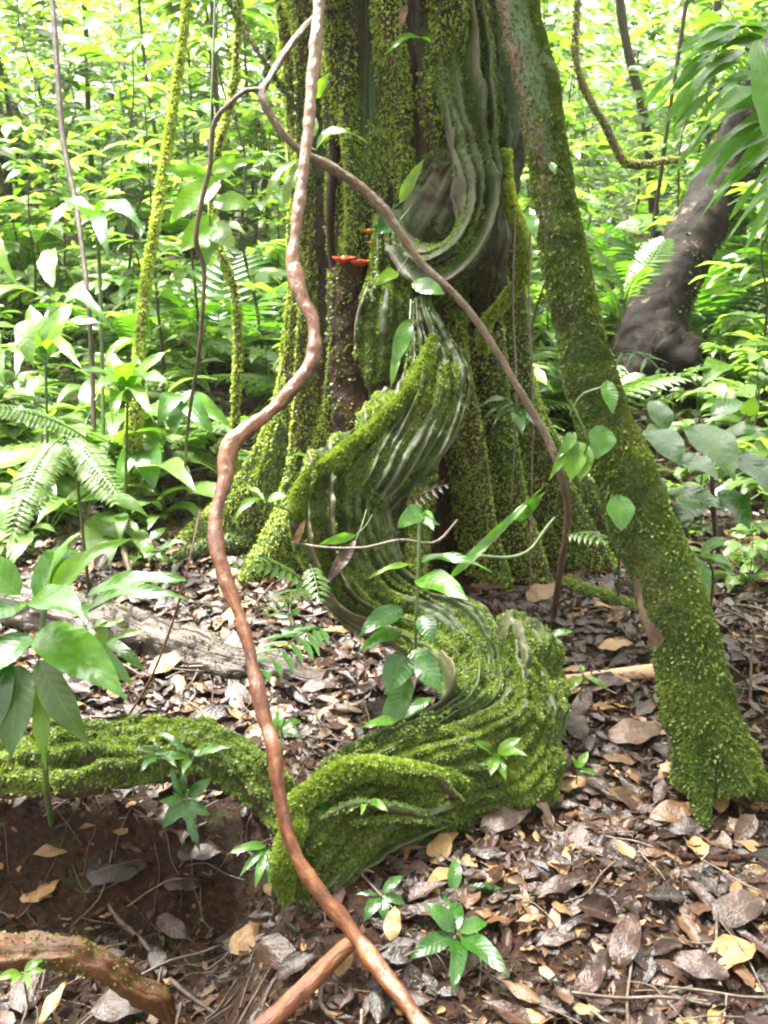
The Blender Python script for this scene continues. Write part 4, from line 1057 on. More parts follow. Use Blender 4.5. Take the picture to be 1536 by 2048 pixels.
plant('seedling', 'tiny seedling with narrow leaves in the dark gap left of the ribbon liana', 'plant', (625, 940, 3.0), [[(622, 960, 3.0, 1.5), (622, 915, 3.0, 1.5)]],
    [(622, 915, 3.0, 580, 912, 2.95, 14, 'lance', .1, 'leaf_lime'), (622, 915, 3.0, 605, 928, 2.9, 12, 'lance', .1, 'leaf_lime'), (622, 915, 3.0, 645, 918, 2.9, 12, 'lance', .1, 'leaf_lime'), (622, 915, 3.0, 612, 908, 3.05, 12, 'lance', .1, 'leaf_lime')])

def rosette(name, label, c, lv, mat='leaf', group='seedlings around the clearing', stem=None):
    """c centre (x,y,d); lv list of (dx,dy,dd,width[,shape])"""
    ls = [(c[0] + .1 * l[0], c[1] + .1 * l[1], c[2], c[0] + l[0] * 1.08, c[1] + l[1] * 1.08, c[2] + l[2], l[3] * .86, l[4] if len(l) > 4 else 'ovate', .12, None, l[5] if len(l) > 5 else None) for l in lv]
    if not stem:
        p = P(*c); zg = gz(p.x, p.y)
        ln = max(.012, min(.09, p.z - zg))
        root = plant(name, label, 'plant', c, [], ls, mat=mat, group=group)
        mb = MB(); tube(mb, [p + Vector((0, .004, -ln)), p + Vector((0, .002, -ln / 2)), p], [.0022, .002, .0016], 6, .01, .1, 40, 2)
        mb.build('stem', M['stem_green'], root)
        return
    plant(name, label, 'plant', c, stem, ls, mat=mat, group=group)
SG = 'seedlings around the clearing'
rosette('seedling', 'four leaved bright seedling on the front of the mossy ribbon wall', (990, 1510, 2.36), [(-45, -25, -.02, 24), (50, -32, 0, 26), (62, 2, -.06, 26), (-8, 40, -.06, 30), (20, 48, -.05, 24)], 'leaf_lime')
rosette('seedling', 'two leaved pale seedling low on the mossy ribbon wall', (733, 1600, 2.14), [(-38, 26, -.05, 20), (42, 24, -.05, 22), (-10, 30, -.06, 14)], 'leaf_lime')
rosette('seedling', 'single blue green leaf on the ribbon wall beside the thick liana', (660, 1600, 2.12), [(-30, 16, -.04, 26), (-20, 40, -.04, 26)], 'leaf_deep')
rosette('seedling', 'glossy narrow leaved rosette on top of the arching mossy root', (385, 1515, 2.2), [(-70, -50, .05, 18, 'lance'), (70, -18, -.02, 24, 'lance'), (-50, 10, -.06, 20), (-18, 36, -.1, 24), (-80, -5, 0, 14, 'lance'), (30, -20, .04, 18), (40, -25, .08, 18, 'lance')])
rosette('seedling', 'dark rosette on the left part of the arching mossy root', (320, 1510, 2.2), [(-38, 34, -.08, 24), (32, 24, -.08, 20), (-52, -12, 0, 14, 'lance'), (-10, -25, .02, 14, 'lance')], 'leaf_deep')
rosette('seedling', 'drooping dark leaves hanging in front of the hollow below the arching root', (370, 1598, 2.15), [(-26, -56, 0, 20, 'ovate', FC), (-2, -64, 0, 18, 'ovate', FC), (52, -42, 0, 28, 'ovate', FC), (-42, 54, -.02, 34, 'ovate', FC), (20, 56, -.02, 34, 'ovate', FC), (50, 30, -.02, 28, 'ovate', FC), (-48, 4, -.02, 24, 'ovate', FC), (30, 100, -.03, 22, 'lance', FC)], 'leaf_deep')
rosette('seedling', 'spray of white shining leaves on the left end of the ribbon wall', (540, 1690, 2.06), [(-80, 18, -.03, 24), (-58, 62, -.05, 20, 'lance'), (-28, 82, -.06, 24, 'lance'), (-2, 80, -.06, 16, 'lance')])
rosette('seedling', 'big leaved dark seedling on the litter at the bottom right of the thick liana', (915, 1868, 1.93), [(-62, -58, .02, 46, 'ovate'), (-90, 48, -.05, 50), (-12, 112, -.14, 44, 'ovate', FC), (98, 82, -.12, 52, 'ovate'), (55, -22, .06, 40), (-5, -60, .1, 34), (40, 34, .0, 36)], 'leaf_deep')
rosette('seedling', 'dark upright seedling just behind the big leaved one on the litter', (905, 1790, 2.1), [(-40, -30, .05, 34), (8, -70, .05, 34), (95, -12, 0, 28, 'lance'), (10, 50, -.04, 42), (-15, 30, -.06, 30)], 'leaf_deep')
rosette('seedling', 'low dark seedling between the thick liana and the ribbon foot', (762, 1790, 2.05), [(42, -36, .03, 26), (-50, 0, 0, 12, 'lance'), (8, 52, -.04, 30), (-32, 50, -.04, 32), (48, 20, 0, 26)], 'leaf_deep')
rosette('seedling', 'small pale green seedling in the bottom left corner on the rotting root', (45, 1945, 1.86), [(-50, 14, -.02, 24), (38, -24, .02, 22), (42, -2, 0, 18), (-22, 28, -.04, 18), (20, 34, -.04, 16)], 'leaf_lime')
rosette('seedling', 'bright striped seedling right of the ribbon side lobe by the bare branch', (1165, 1350, 2.85), [(-28, 34, -.04, 22), (35, 22, -.04, 14, 'lance'), (48, 30, -.04, 16, 'lance'), (-5, -20, .02, 14)], 'leaf_lime')
rosette('seedling', 'pale seedling with narrow leaves on top of the side lobe', (1095, 1275, 2.75), [(-70, 10, 0, 14, 'lance'), (30, 18, -.03, 20), (-38, -22, .02, 14, 'lance'), (50, -10, 0, 22), (12, 30, -.02, 14)], 'leaf')
rosette('seedling', 'lone upright leaf in the litter right of the ribbon foot', (1155, 1540, 2.5), [(20, -35, .02, 20), (-12, -28, 0, 12, 'lance'), (40, 10, 0, 16)], 'leaf_lime')
rosette('seedling', 'fan of long silvery leaves right of the leaning tree', (1395, 1110, 2.95), [(-25, 55, -.04, 20, 'lance'), (70, 25, -.05, 26), (75, 45, -.05, 20), (20, 90, -.05, 30, 'strap', FC), (60, -30, .05, 30), (-15, 20, 0, 26)], 'leaf', stem=[[(1395, 1110, 2.95, 3), (1425, 1140, 3.0, 3), (1420, 1230, 3.4, 3)]])
rosette('seedling', 'small shrublet of rounded leaves on the litter behind the thick liana', (560, 1460, 2.35), [(-45, -20, .03, 26), (40, -18, .03, 26), (-38, 22, -.03, 22), (45, 16, -.03, 20), (0, -44, .05, 20)], 'leaf', stem=[[(560, 1460, 2.35, 2.5), (565, 1510, 2.33, 2.5), (562, 1560, 2.32, 2)]])
rosette('seedling', 'shaded pair of leaves on the bank left of the thick liana', (310, 1105, 2.8), [(-20, 10, -.03, 24), (58, -20, -.02, 22), (-28, -20, .02, 20), (25, 18, -.02, 22)], 'leaf')
plant('arching_herb', 'bright herb with long arching leaves behind the two lobed palm', 'plant', (255, 830, 3.9), [[(250, 1080, 4.15, 3), (252, 940, 4.05, 3), (255, 800, 3.9, 2.5)]],
    [(255, 800, 3.9, 150, 742, 3.7, 34, 'ovate', .2, 'leaf'), (258, 800, 3.9, 340, 700, 3.9, 36, 'ovate', .15, 'leaf_lime'), (255, 800, 3.9, 215, 705, 4.0, 40, 'ovate', .12, 'leaf_lime'), (258, 802, 3.9, 345, 775, 3.6, 40, 'ovate', .2, 'leaf'),
     (255, 802, 3.9, 190, 800, 3.5, 34, 'ovate', .2, 'leaf'), (256, 800, 3.9, 280, 730, 3.6, 44, 'broad', .2, 'leaf'), (256, 805, 3.9, 225, 860, 3.5, 34, 'ovate', .2, 'leaf_lime'), (258, 805, 3.9, 310, 850, 3.5, 30, 'ovate', .2, 'leaf_young')])
plant('arching_herb', 'large arching herb with pale shining leaves at the left edge above the fern', 'plant', (90, 760, 3.9), [[(95, 1090, 4.1, 3), (95, 900, 4.0, 3), (91, 722, 3.9, 2.5)]],
    [(90, 720, 3.9, -30, 660, 3.6, 44, 'ovate', .2, 'leaf'), (92, 720, 3.9, 215, 650, 3.7, 40, 'ovate', .22, 'leaf'), (90, 720, 3.9, 60, 610, 4.0, 44, 'ovate', .12, 'leaf_lime'), (92, 722, 3.9, 150, 600, 4.0, 44, 'ovate', .12, 'leaf_lime'), (90, 725, 3.9, 30, 760, 3.5, 40, 'ovate', .2, 'leaf'), (92, 725, 3.9, 165, 740, 3.5, 36, 'ovate', .2, 'leaf_lime')])
plant('arching_herb', 'herb with drooping grey green leaves in the upper left undergrowth', 'plant', (200, 520, 4.6), [[(208, 990, 4.6, 4), (205, 760, 4.7, 4), (200, 560, 4.7, 4), (195, 480, 4.6, 4), (190, 440, 4.6, 3)]],
    [(190, 440, 4.6, 300, 480, 4.3, 36, 'ovate', .25, 'leaf'), (190, 440, 4.6, 90, 470, 4.3, 36, 'ovate', .25, 'leaf'), (190, 440, 4.6, 245, 400, 4.7, 34, 'ovate', .15, 'leaf_lime'), (190, 440, 4.6, 120, 400, 4.7, 34, 'ovate', .15, 'leaf'), (192, 442, 4.6, 220, 530, 4.2, 34, 'ovate', .2, 'leaf')])
rosette('seedling', 'lime green seedling with notched leaves in front of the grey log', (185, 1255, 2.3), [(30, -14, 0, 18), (62, -4, 0, 20), (-5, 30, -.02, 18), (0, 58, -.02, 12, 'lance')], 'leaf_young')

plant('two_lobed_palm', 'young palm with big paired drooping pleated leaves left of the thick liana', 'palm', (345, 990, 4.4),
    [[(345, 990, 4.55, 12), (340, 930, 4.45, 11), (332, 890, 4.4, 6), (318, 850, 4.4, 4), (330, 810, 4.4, 3)]],
    [(360, 795, 4.4, 318, 850, 4.2, 42, 'broad', .25, 'leaf_palm', FC), (375, 800, 4.4, 425, 865, 4.2, 44, 'broad', .2, 'leaf_palm', FC), (385, 795, 4.4, 470, 860, 4.2, 36, 'ovate', .2, 'leaf_lime', FC), (350, 800, 4.4, 352, 870, 4.2, 44, 'broad', .1, 'leaf_palm', FC),
     (295, 880, 4.3, 312, 975, 4.1, 60, 'broad', .12, 'leaf_palm', FC), (285, 885, 4.3, 228, 985, 4.1, 38, 'ovate', .15, 'leaf_palm', FC), (330, 890, 4.3, 270, 870, 4.3, 40, 'ovate', .1, 'leaf_lime')], stem_mat='stem_brown')
plant('heart_leaf_vine', 'hanging vine with five large glowing lime leaves upper left of the big tree', 'plant', (410, 520, 3.0),
    [[(435, -120, 3.1, 2.5), (428, 60, 3.05, 2.5), (422, 220, 3.0, 2), (418, 330, 3.0, 2), (420, 400, 3.0, 2), (418, 520, 3.0, 2)]],
    [(415, 350, 2.95, 328, 345, 2.9, 28, 'broad', .1, 'leaf_lime', FC), (420, 345, 2.98, 512, 322, 2.95, 24, 'ovate', .1, 'leaf_lime', FC), (432, 360, 3.0, 470, 312, 3.0, 42, 'ovate', .1, 'leaf_lime', FC), (418, 375, 2.98, 340, 445, 2.9, 60, 'heart', .08, 'leaf_lime', FC),
     (445, 405, 3.0, 508, 412, 2.95, 44, 'heart', .08, 'leaf_lime', FC), (420, 450, 3.0, 360, 505, 2.95, 56, 'heart', .08, 'leaf_lime', FC), (430, 460, 3.0, 470, 495, 2.95, 50, 'heart', .08, 'leaf_young', FC), (420, 480, 3.0, 410, 535, 2.95, 44, 'heart', .08, 'leaf_lime', FC)])
plant('tall_herb', 'tall herb with long bright blades at the left edge', 'plant', (-40, 700, 3.3), [[(-60, 720, 3.3, 5), (0, 480, 3.2, 4)]],
    [(-20, 450, 3.1, 38, 575, 2.9, 36, 'ovate', .15, 'leaf_lime', FC), (100, 500, 3.3, 105, 575, 3.1, 42, 'broad', .08, 'leaf_young', FC), (-10, 660, 3.1, 15, 780, 2.9, 32, 'ovate', .1, 'leaf_lime', FC), (50, 640, 3.1, 68, 735, 3.0, 44, 'ovate', .1, 'leaf_lime', FC),
     (80, 590, 3.4, -60, 612, 3.2, 40, 'ovate', .15, 'leaf_lime'), (110, 600, 3.4, 225, 660, 3.2, 34, 'lance', .2, 'leaf')])

# palm frond at the upper right
def palm_frond():
    root = empty('fan_palm', P(1640, 300, 2.6), 'palm with long narrow arching leaflets reaching in at the upper right', 'palm')
    mb = MB(); rach = [(1880, 1320, 3.1, 12), (1860, 1000, 3.0, 11), (1800, 700, 2.8, 9), (1700, 400, 2.6, 7), (1600, 220, 2.45, 6), (1535, 130, 2.4, 4), (1490, 95, 2.4, 3)]
    tube(mb, Pn(rach), [r[3] * r[2] / F for r in rach], 8, .02, .05, 30, 1); mb.build('rachis', M['stem_green'], root)
    L = [((1540, 62), (1335, 175), 24, .16), ((1555, 75), (1310, 240), 22, .14), ((1510, 92), (1355, 262), 24, .12), ((1530, 100), (1330, 205), 18, .2), ((1560, 150), (1405, 245), 26, .18),
         ((1580, 190), (1368, 330), 30, .22), ((1600, 220), (1375, 320), 24, .2), ((1590, 240), (1415, 380), 34, .2), ((1610, 280), (1428, 370), 34, .22), ((1620, 260), (1440, 412), 30, .2), ((1640, 330), (1490, 525), 34, .2),
         ((1650, 380), (1525, 500), 30, .2), ((1520, 60), (1420, 75), 20, .1), ((1540, 50), (1400, 140), 20, .14), ((1640, 300), (1470, 440), 26, .18)]
    L += [((1530, 85), (1300, 210), 24, .16), ((1500, 100), (1310, 300), 24, .14), ((1570, 170), (1350, 270), 28, .2), ((1600, 240), (1370, 395), 30, .22), ((1630, 300), (1400, 455), 32, .22), ((1645, 350), (1460, 490), 30, .2), ((1530, 70), (1360, 110), 22, .14)]
    for k, (b, t, w, bow) in enumerate(L):
        mb = MB(); leaf_px(mb, (*b, 2.45), (t[0] - 12, t[1], 2.25 + .03 * (k % 5)), w * 1.15, 'strap', bow * .8, .3, (.1, -.2, .97))
        mb.build('leaflet', M['leaf_palm'], root)
    mb = MB(); leaf_px(mb, (1512, 82, 2.2), (1528, 275, 2.1), 48, 'broad', .05, .1, FC); mb.build('leaflet', M['leaf_palm'], root)
palm_frond()
frond_thing('palm_seedling', 'small palm seedling with thin drooping leaflets beside the leaning tree', 'palm', (1235, 715, 2.9), [((1232, 710, 2.85), (1320, 740, 2.7), 4, 50, 8, dict(bow=.15, droop=.6))], 'leaf_palm')
plant('broad_leaf_shrub', 'shrub of large grey green ribbed leaves right of the leaning tree', 'shrub', (1440, 1060, 3.2),
    [[(1440, 1125, 3.85, 5), (1430, 1060, 3.45, 5), (1425, 980, 3.2, 5), (1420, 880, 3.2, 4)], [(1420, 900, 3.2, 4), (1470, 860, 3.2, 4), (1510, 800, 3.2, 3)]],
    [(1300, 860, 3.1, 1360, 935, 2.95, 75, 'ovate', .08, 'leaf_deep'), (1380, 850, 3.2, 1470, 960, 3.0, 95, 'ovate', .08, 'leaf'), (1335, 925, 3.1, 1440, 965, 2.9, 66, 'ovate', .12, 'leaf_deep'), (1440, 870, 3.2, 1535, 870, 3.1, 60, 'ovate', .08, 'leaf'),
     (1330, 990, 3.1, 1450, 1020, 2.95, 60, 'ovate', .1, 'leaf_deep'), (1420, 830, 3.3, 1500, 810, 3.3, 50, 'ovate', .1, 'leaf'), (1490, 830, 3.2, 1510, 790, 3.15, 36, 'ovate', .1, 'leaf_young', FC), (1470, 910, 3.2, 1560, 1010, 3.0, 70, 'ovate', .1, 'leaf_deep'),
     (1310, 950, 3.1, 1300, 1050, 3.0, 50, 'ovate', .1, 'leaf_deep'), (1330, 860, 3.3, 1300, 800, 3.4, 50, 'ovate', .1, 'leaf'), (1440, 980, 3.2, 1500, 1060, 3.1, 60, 'ovate', .1, 'leaf_deep'), (1500, 930, 3.3, 1440, 900, 3.2, 60, 'ovate', .1, 'leaf_lime'),
     (1340, 870, 3.35, 1290, 880, 3.2, 55, 'ovate', .1, 'leaf_lime'), (1400, 1010, 3.2, 1340, 1060, 3.0, 60, 'ovate', .1, 'leaf_deep')], stem_mat='stem_brown')
plant('pale_leaf_plant', 'drooping compound leaf with pale shining leaflets between the right buttresses and the diagonal liana', 'plant', (1010, 820, 3.1),
    [[(1060, 870, 3.2, 2.5), (1040, 820, 3.15, 2.5), (1000, 800, 3.1, 2)]],
    [(1030, 812, 3.1, 952, 820, 3.0, 16, 'lance', .2, 'leaf_old'), (1035, 815, 3.1, 965, 840, 3.0, 14, 'lance', .2, 'leaf_old'), (1035, 812, 3.1, 1075, 812, 3.0, 22, 'ovate', .1, 'leaf'), (1030, 815, 3.1, 1045, 870, 3.0, 30, 'ovate', .1, 'leaf'), (1040, 820, 3.1, 1080, 860, 3.0, 30, 'ovate', .1, 'leaf'), (1020, 812, 3.1, 985, 855, 3.0, 14, 'lance', .15, 'leaf_old')])

# ------------------------------------------------------------------ fallen leaves
def dead_leaf(mb, p, g, L=None, tint=None, nrm_tilt=.22, lift=.006, shape=None):
    L = L or float(np.clip(g.lognormal(math.log(.047), .5), .012, .14))
    sh = shape or ['ovate', 'lance', 'ovate', 'broad'][int(g.integers(4))]
    a = g.random() * 6.283
    d = np.array([math.cos(a), math.sin(a), g.normal() * .22])
    up = np.array([g.normal() * nrm_tilt, g.normal() * nrm_tilt, 1.])
    z0 = lift + L * abs(g.normal()) * .06
    geo = leaf_geo(L, L * g.uniform(.3, .55), sh, g.normal() * .055, g.uniform(-.2, .35), .035, g.normal() * .3, n=8, g=g)
    v, f, uv = geo
    v = v - np.array([L / 2, 0, 0])
    mb.add(v @ frame(d, up) + np.array([p[0], p[1], p[2] + z0]), f, uv, float(g.random() ** 1.25) if tint is None else tint)
def litter_allowed(x, y, g):
    """fewer leaves in the dark hollow at lower left"""
    if y < 2.10 and x < -.02:
        return g.random() < .22
    # no litter inside the trunks
    if (x - .07) ** 2 + (y - 3.86) ** 2 < .33: return False
    return True
def litter():
    g = np.random.default_rng(5)
    mb = MB(); n = 0
    while n < 20000:
        if n < 15000: x, y = g.uniform(-1.6, 1.9), g.uniform(1.25, 4.4)
        else: x, y = g.uniform(-3.6, 3.6), g.uniform(4.2, 8.5)
        n += 1
        if not litter_allowed(x, y, g): continue
        dead_leaf(mb, (x, y, gz(x, y)), g)
    tag(mb.build('leaf_litter', M['dead']), 'mat of small fallen brown, purple and tan leaves covering the forest floor', 'leaf litter', kind='stuff')
    mb = MB()
    for k in range(420):
        x, y = g.uniform(-.9, 1.7), 1.3 + 4.2 * g.random() ** 1.2
        a = g.random() * 6.28; L = g.uniform(.05, .26); pts = []
        for i in range(4):
            pts.append((x, y, gz(x, y) + .012 + .015 * g.random())); a += g.normal() * .2
            x += math.cos(a) * L / 3; y += math.sin(a) * L / 3
        tube(mb, pts, float(g.uniform(.0012, .0038)), 5, .02, .1, 60, caps=False)
    tag(mb.build('twig_litter', M['twig']), 'thin broken twigs strewn through the fallen leaves', 'twigs', kind='stuff')
    # crumbs of bark, roots and leaf scraps
    mb = MB()
    m = 42000
    x = g.uniform(-1.7, 1.9, m); y = 1.2 + 3.6 * g.random(m) ** 1.2
    hol = (y < 2.08) & (x < -.02)
    ok = ~hol | (g.random(m) < .9)
    x, y = x[ok], y[ok]
    p = np.stack([x, y, ground(x, y) + .006], -1)
    nr = np.tile([0, 0, .15], (len(p), 1))
    tufts(mb, p, nr, .022, g, droop=0, spread=2.2, tint=g.random(len(p)) ** 1.4, wid=.22)
    tag(mb.build('forest_debris', M['dead'], smooth=False), 'fine crumbs of bark, rootlets and leaf scraps between the fallen leaves', 'debris', kind='stuff')
litter()
def rootlets():
    g = np.random.default_rng(15)
    mb = MB()
    for k in range(190):
        x = g.uniform(-.95, .25); y = g.uniform(1.3, 2.08)
        a = g.random() * 6.28; L = g.uniform(.04, .16)
        pts = []
        for i in range(5):
            pts.append((x, y, gz(x, y) + .004 + .006 * g.random())); a += g.normal() * .5
            x += math.cos(a) * L / 4; y += math.sin(a) * L / 4
        tube(mb, pts, float(g.uniform(.0008, .002)), 4, .015, 0, 10, caps=False, tint=float(g.random()))
    tag(mb.build('rootlet_debris', M['twig']), 'fine rootlets and needles strewn over the bare soil of the hollow', 'debris', kind='stuff')
rootlets()
# single leaves one can pick out in the photograph: (x, y, length px, tint, turn deg, shape, label)
BIG = [(1132, 1588, 76, .93, 5, 'broad', 'oval ochre fallen leaf lying flat beside the right foot of the ribbon liana'),
       (1268, 1490, 110, .78, 12, 'broad', 'large blotched orange brown fallen leaf leaning on the foot of the leaning tree'),
       (1345, 1565, 60, 1.0, -40, 'ovate', 'pale cream curled fallen leaf in front of the leaning tree'),
       (1350, 1650, 110, .80, 10, 'ovate', 'long khaki fallen leaf in front of the leaning tree root'),
       (785, 1870, 78, 1.0, 80, 'ovate', 'cream diamond shaped fallen leaf right of the thick liana'),
       (1250, 1905, 130, .42, 60, 'ovate', 'big purple brown fallen leaf at lower right'),
       (1120, 1800, 130, .30, 15, 'lance', 'dark red brown ridged fallen leaf in the middle of the litter'),
       (1475, 1845, 120, .64, 20, 'broad', 'big bluish grey shiny fallen leaf at the right edge'),
       (1380, 1680, 90, .2, 5, 'ovate', 'dark rust curled fallen leaf below the leaning tree root'),
       (1130, 1745, 70, .95, 80, 'lance', 'narrow yellow cream fallen leaf on edge in the litter'),
       (1165, 1425, 80, .4, 55, 'ovate', 'brown fallen leaf propped between the side lobe and the bare branch'),
       (1150, 1470, 80, .62, 95, 'broad', 'grey lavender fallen leaf right of the side lobe'),
       (245, 1510, 110, .35, 10, 'broad', 'ragged dark red brown fallen leaf lying on the arching mossy root'),
       (270, 1450, 95, .30, -50, 'lance', 'stiff brown leaf standing upright behind the arching mossy root'),
       (75, 1580, 70, .9, 0, 'ovate', 'tan fallen leaf at the left end of the arching root'),
       (105, 1790, 70, .98, 60, 'broad', 'pale yellow crumpled leaf in the dark hollow'),
       (75, 1815, 60, .98, 5, 'ovate', 'cream leaf beside the crumpled one in the dark hollow'),
       (245, 1760, 130, .12, 15, 'broad', 'large black ribbed rotting leaf in the dark hollow'),
       (260, 1715, 60, .45, -20, 'lance', 'thin orange red leaf above the black leaf in the hollow'),
       (400, 1725, 90, .60, 0, 'broad', 'glistening grey purple leaf in the middle of the hollow'),
       (375, 1785, 90, .25, 0, 'broad', 'dark orange brown leaf in the middle of the hollow'),
       (350, 1880, 90, .40, -30, 'ovate', 'red brown leaf beside the pale stick'),
       (320, 1950, 80, .15, -60, 'ovate', 'pointed dark grey leaf at the foot of the pale stick'),
       (500, 1900, 90, .97, 40, 'broad', 'skeletonised pale yellow leaf between the hollow and the thick liana'),
       (525, 1852, 60, .35, 5, 'lance', 'narrow crimson leaf above the skeletonised leaf'),
       (690, 1940, 80, .95, 70, 'ovate', 'tan leaf hanging between the liana and the red brown branch'),
       (250, 2035, 120, .65, 10, 'broad', 'grey brown leaf at the bottom edge'),
       (110, 2030, 100, .98, 70, 'lance', 'row end cream leaf in the bottom left corner'),
       (1010, 1665, 110, .66, 20, 'ovate', 'long grey mauve fallen leaf under the ribbon wall'),
       (880, 1720, 80, .98, 60, 'broad', 'cream torn leaf under the mossy ribbon wall'),
       (815, 1715, 60, .85, 80, 'lance', 'curled golden leaf in the dark gap under the ribbon wall'),
       (1010, 1650, 60, .1, -30, 'lance', 'black curled leaf by the crossed twigs'),
       (1230, 1310, 70, 1.0, 10, 'ovate', 'bright cream leaf behind the bare branch'),
       (1220, 1385, 70, .5, 0, 'ovate', 'brown curled leaf just below the bare branch'),
       (1085, 1205, 80, .9, 30, 'broad', 'crumpled tan leaf at the foot of the right buttresses'),
       (450, 1165, 70, 1.0, 5, 'ovate', 'white shining leaf behind the thick liana'),
       (340, 1345, 90, .98, 40, 'ovate', 'pale cream leaf on edge in front of the grey log'),
       (850, 1300, 60, .88, 90, 'ovate', 'tan curled leaf caught behind the climber'),
       (1440, 1620, 70, .95, 60, 'ovate', 'pale leaf right of the leaning tree root'),
       (1060, 1860, 60, .9, 10, 'lance', 'tan folded leaf right of the big leaved seedling'),
       (930, 1955, 80, .6, 30, 'ovate', 'greyish leaf at the bottom behind the big leaved seedling'),
       (1400, 1960, 100, .62, -20, 'broad', 'mauve grey wet leaf in the bottom right corner'),
       (1180, 1985, 100, .45, 40, 'ovate', 'brown wet leaf at the bottom right of centre')]
g2 = np.random.default_rng(8)
for (x, y, l, tn, ang, sh, lab) in BIG:
    p = G(x, y); L = l * topx(p)[2] / F * 1.05
    v, f, uv = leaf_geo(L, L * (.55 if sh == 'broad' else .42 if sh == 'ovate' else .25), sh, .08, .15, .04, .2, n=14, g=g2)
    v = v - np.array([L / 2, 0, 0])
    a = R(ang)
    d = np.array([math.cos(a), math.sin(a) * 1.2, math.sin(a) * .25])
    mb = MB(); mb.add(v @ frame(d, (g2.normal() * .15, -.25, 1)) + np.array([p.x, p.y, p.z + .022 + .1 * L]), f, uv, tn)
    tag(mb.build('fallen_leaf', M['dead']), lab, 'fallen leaf', 'fallen leaves on the forest floor')
# medium leaves lying on top of the mat, individually
KINDS = [((0, .2), 'blackish brown'), ((.2, .5), 'reddish brown'), ((.5, .7), 'grey mauve'), ((.7, .88), 'tan'), ((.88, 1), 'cream')]
cnt = 0
while cnt < 235:
    x, y = g2.uniform(-.2, 1.35), g2.uniform(1.35, 2.9)
    if g2.random() < .25: x = g2.uniform(-1.1, -.15); y = g2.uniform(2.15, 3.2)
    if not litter_allowed(x, y, g2): continue
    lo, nm = KINDS[int(g2.choice(5, p=[.26, .30, .24, .12, .08]))]
    q = topx((x, y, gz(x, y)))
    where = 'left of the ribbon liana' if q[0] < 560 else ('between the ribbon liana and the leaning tree' if q[1] < 1560 else ('in the lower right part of the litter' if q[0] > 1000 else 'near the foot of the ribbon liana'))
    mb = MB(); dead_leaf(mb, (x, y, gz(x, y)), g2, L=float(g2.uniform(.045, .095)), tint=float(g2.uniform(*lo)), lift=.022, nrm_tilt=.3)
    lab = nm + ' fallen leaf lying on the litter ' + where
    tag(mb.build('fallen_leaf', M['dead']), lab, 'fallen leaf', lab.replace('fallen leaf', 'fallen leaves'))
    cnt += 1

# ------------------------------------------------------------------ undergrowth behind
def proto_sapling(g, h, nl, ll, mat, mb_s, mb_l, spread=.5, shape='ovate'):
    pts = [np.array([0, 0, -.05])]; a = g.random() * 6.28
    for k in range(1, 6):
        pts.append(np.array([math.cos(a) * .12 * k / 5 * h * g.random(), math.sin(a) * .12 * k / 5 * h * g.random(), h * k / 5]))
    tube(mb_s, pts, np.linspace(.006 + h * .003, .003, 6), 6, .06, .1, 20)
    sp = smooth_path(np.array(pts), 40)
    nb = max(3, int(nl / 7))
    for b in range(nb):
        s = .12 + .88 * (b + g.random() * .6) / nb
        c = sp[min(39, int(s * 39))]
        aa = g.random() * 6.28; bl = spread * g.uniform(.4, 1.0) * (1.15 - s * .6)
        e = c + np.array([math.cos(aa) * bl, math.sin(aa) * bl, bl * g.uniform(-.1, .5)])
        tube(mb_s, [c, (c + e) / 2 + [0, 0, bl * .08], e], [.004, .003, .0015], 4, .08, 0, 10, caps=False)
        k = max(4, int(nl / nb))
        tt = g.random()
        for i in range(k):
            q = c + (e - c) * (.25 + .75 * (i + 1) / k) + np.array([0, 0, .02])
            la = aa + (-1) ** i * g.uniform(.5, 1.1) if i < k - 1 else aa
            d = np.array([math.cos(la), math.sin(la), g.uniform(-.55, .15)])
            L = ll * g.uniform(.65, 1.25)
            put(mb_l, leaf_geo(L, L * g.uniform(.36, .5), shape, g.uniform(.04, .14), .2, .02, n=6, g=g), q, d, (g.normal() * .25, g.normal() * .25, 1), float(np.clip(tt + g.normal() * .2, 0, 1)))
def proto_rosette(g, n, L, w, mb_l, shape='ovate', petiole=.3):
    for i in range(n):
        a = i * 2.4 + g.random()
        el = g.uniform(.25, 1.1)
        pt = np.array([math.cos(a) * math.cos(el), math.sin(a) * math.cos(el), math.sin(el)]) * petiole * g.uniform(.5, 1.1)
        tube(mb_l, [[0, 0, 0], pt * .6 + [0, 0, .02], pt], [.005, .004, .003], 4, .06, 0, 10, caps=False, tint=.4)
        d = np.array([math.cos(a), math.sin(a), g.uniform(-.5, .35)])
        l = L * g.uniform(.7, 1.15)
        put(mb_l, leaf_geo(l, l * w * g.uniform(.85, 1.15), shape, g.uniform(.1, .22), .2, .015, n=9, g=g), pt, d, (0, 0, 1), g.random())
def proto_fern(g, n, L, mb):
    for i in range(n):
        a = i * 6.283 / n + g.random() * .5
        el = g.uniform(.3, .8)
        d = Vector((math.cos(a) * math.cos(el), math.sin(a) * math.cos(el), math.sin(el) * .7)); l = L * g.uniform(.75, 1.1)
        R3 = frame(d, (0, 0, 1)); tt = g.random()
        bow = .16
        ts = np.linspace(0, 1, 8)
        tube(mb, np.stack([ts * l, 0 * ts, bow * l * 4 * ts * (1 - ts)], -1) @ R3, np.linspace(.004, .001, 8), 4, .06, 0, 10, caps=False)
        for k in range(16):
            s = .12 + .86 * k / 15
            c = np.array([s * l, 0, bow * l * 4 * s * (1 - s)]) @ R3
            ll = l * .26 * math.sin(math.pi * (s * .85 + .1)) ** .8
            for sd in (-1, 1):
                put(mb, leaf_geo(ll, ll * .28, 'lance', .05, .15, .0, n=4, g=g), c, R3[0] * .4 + R3[1] * sd - R3[2] * .2, R3[2], float(np.clip(tt + g.normal() * .15, 0, 1)))
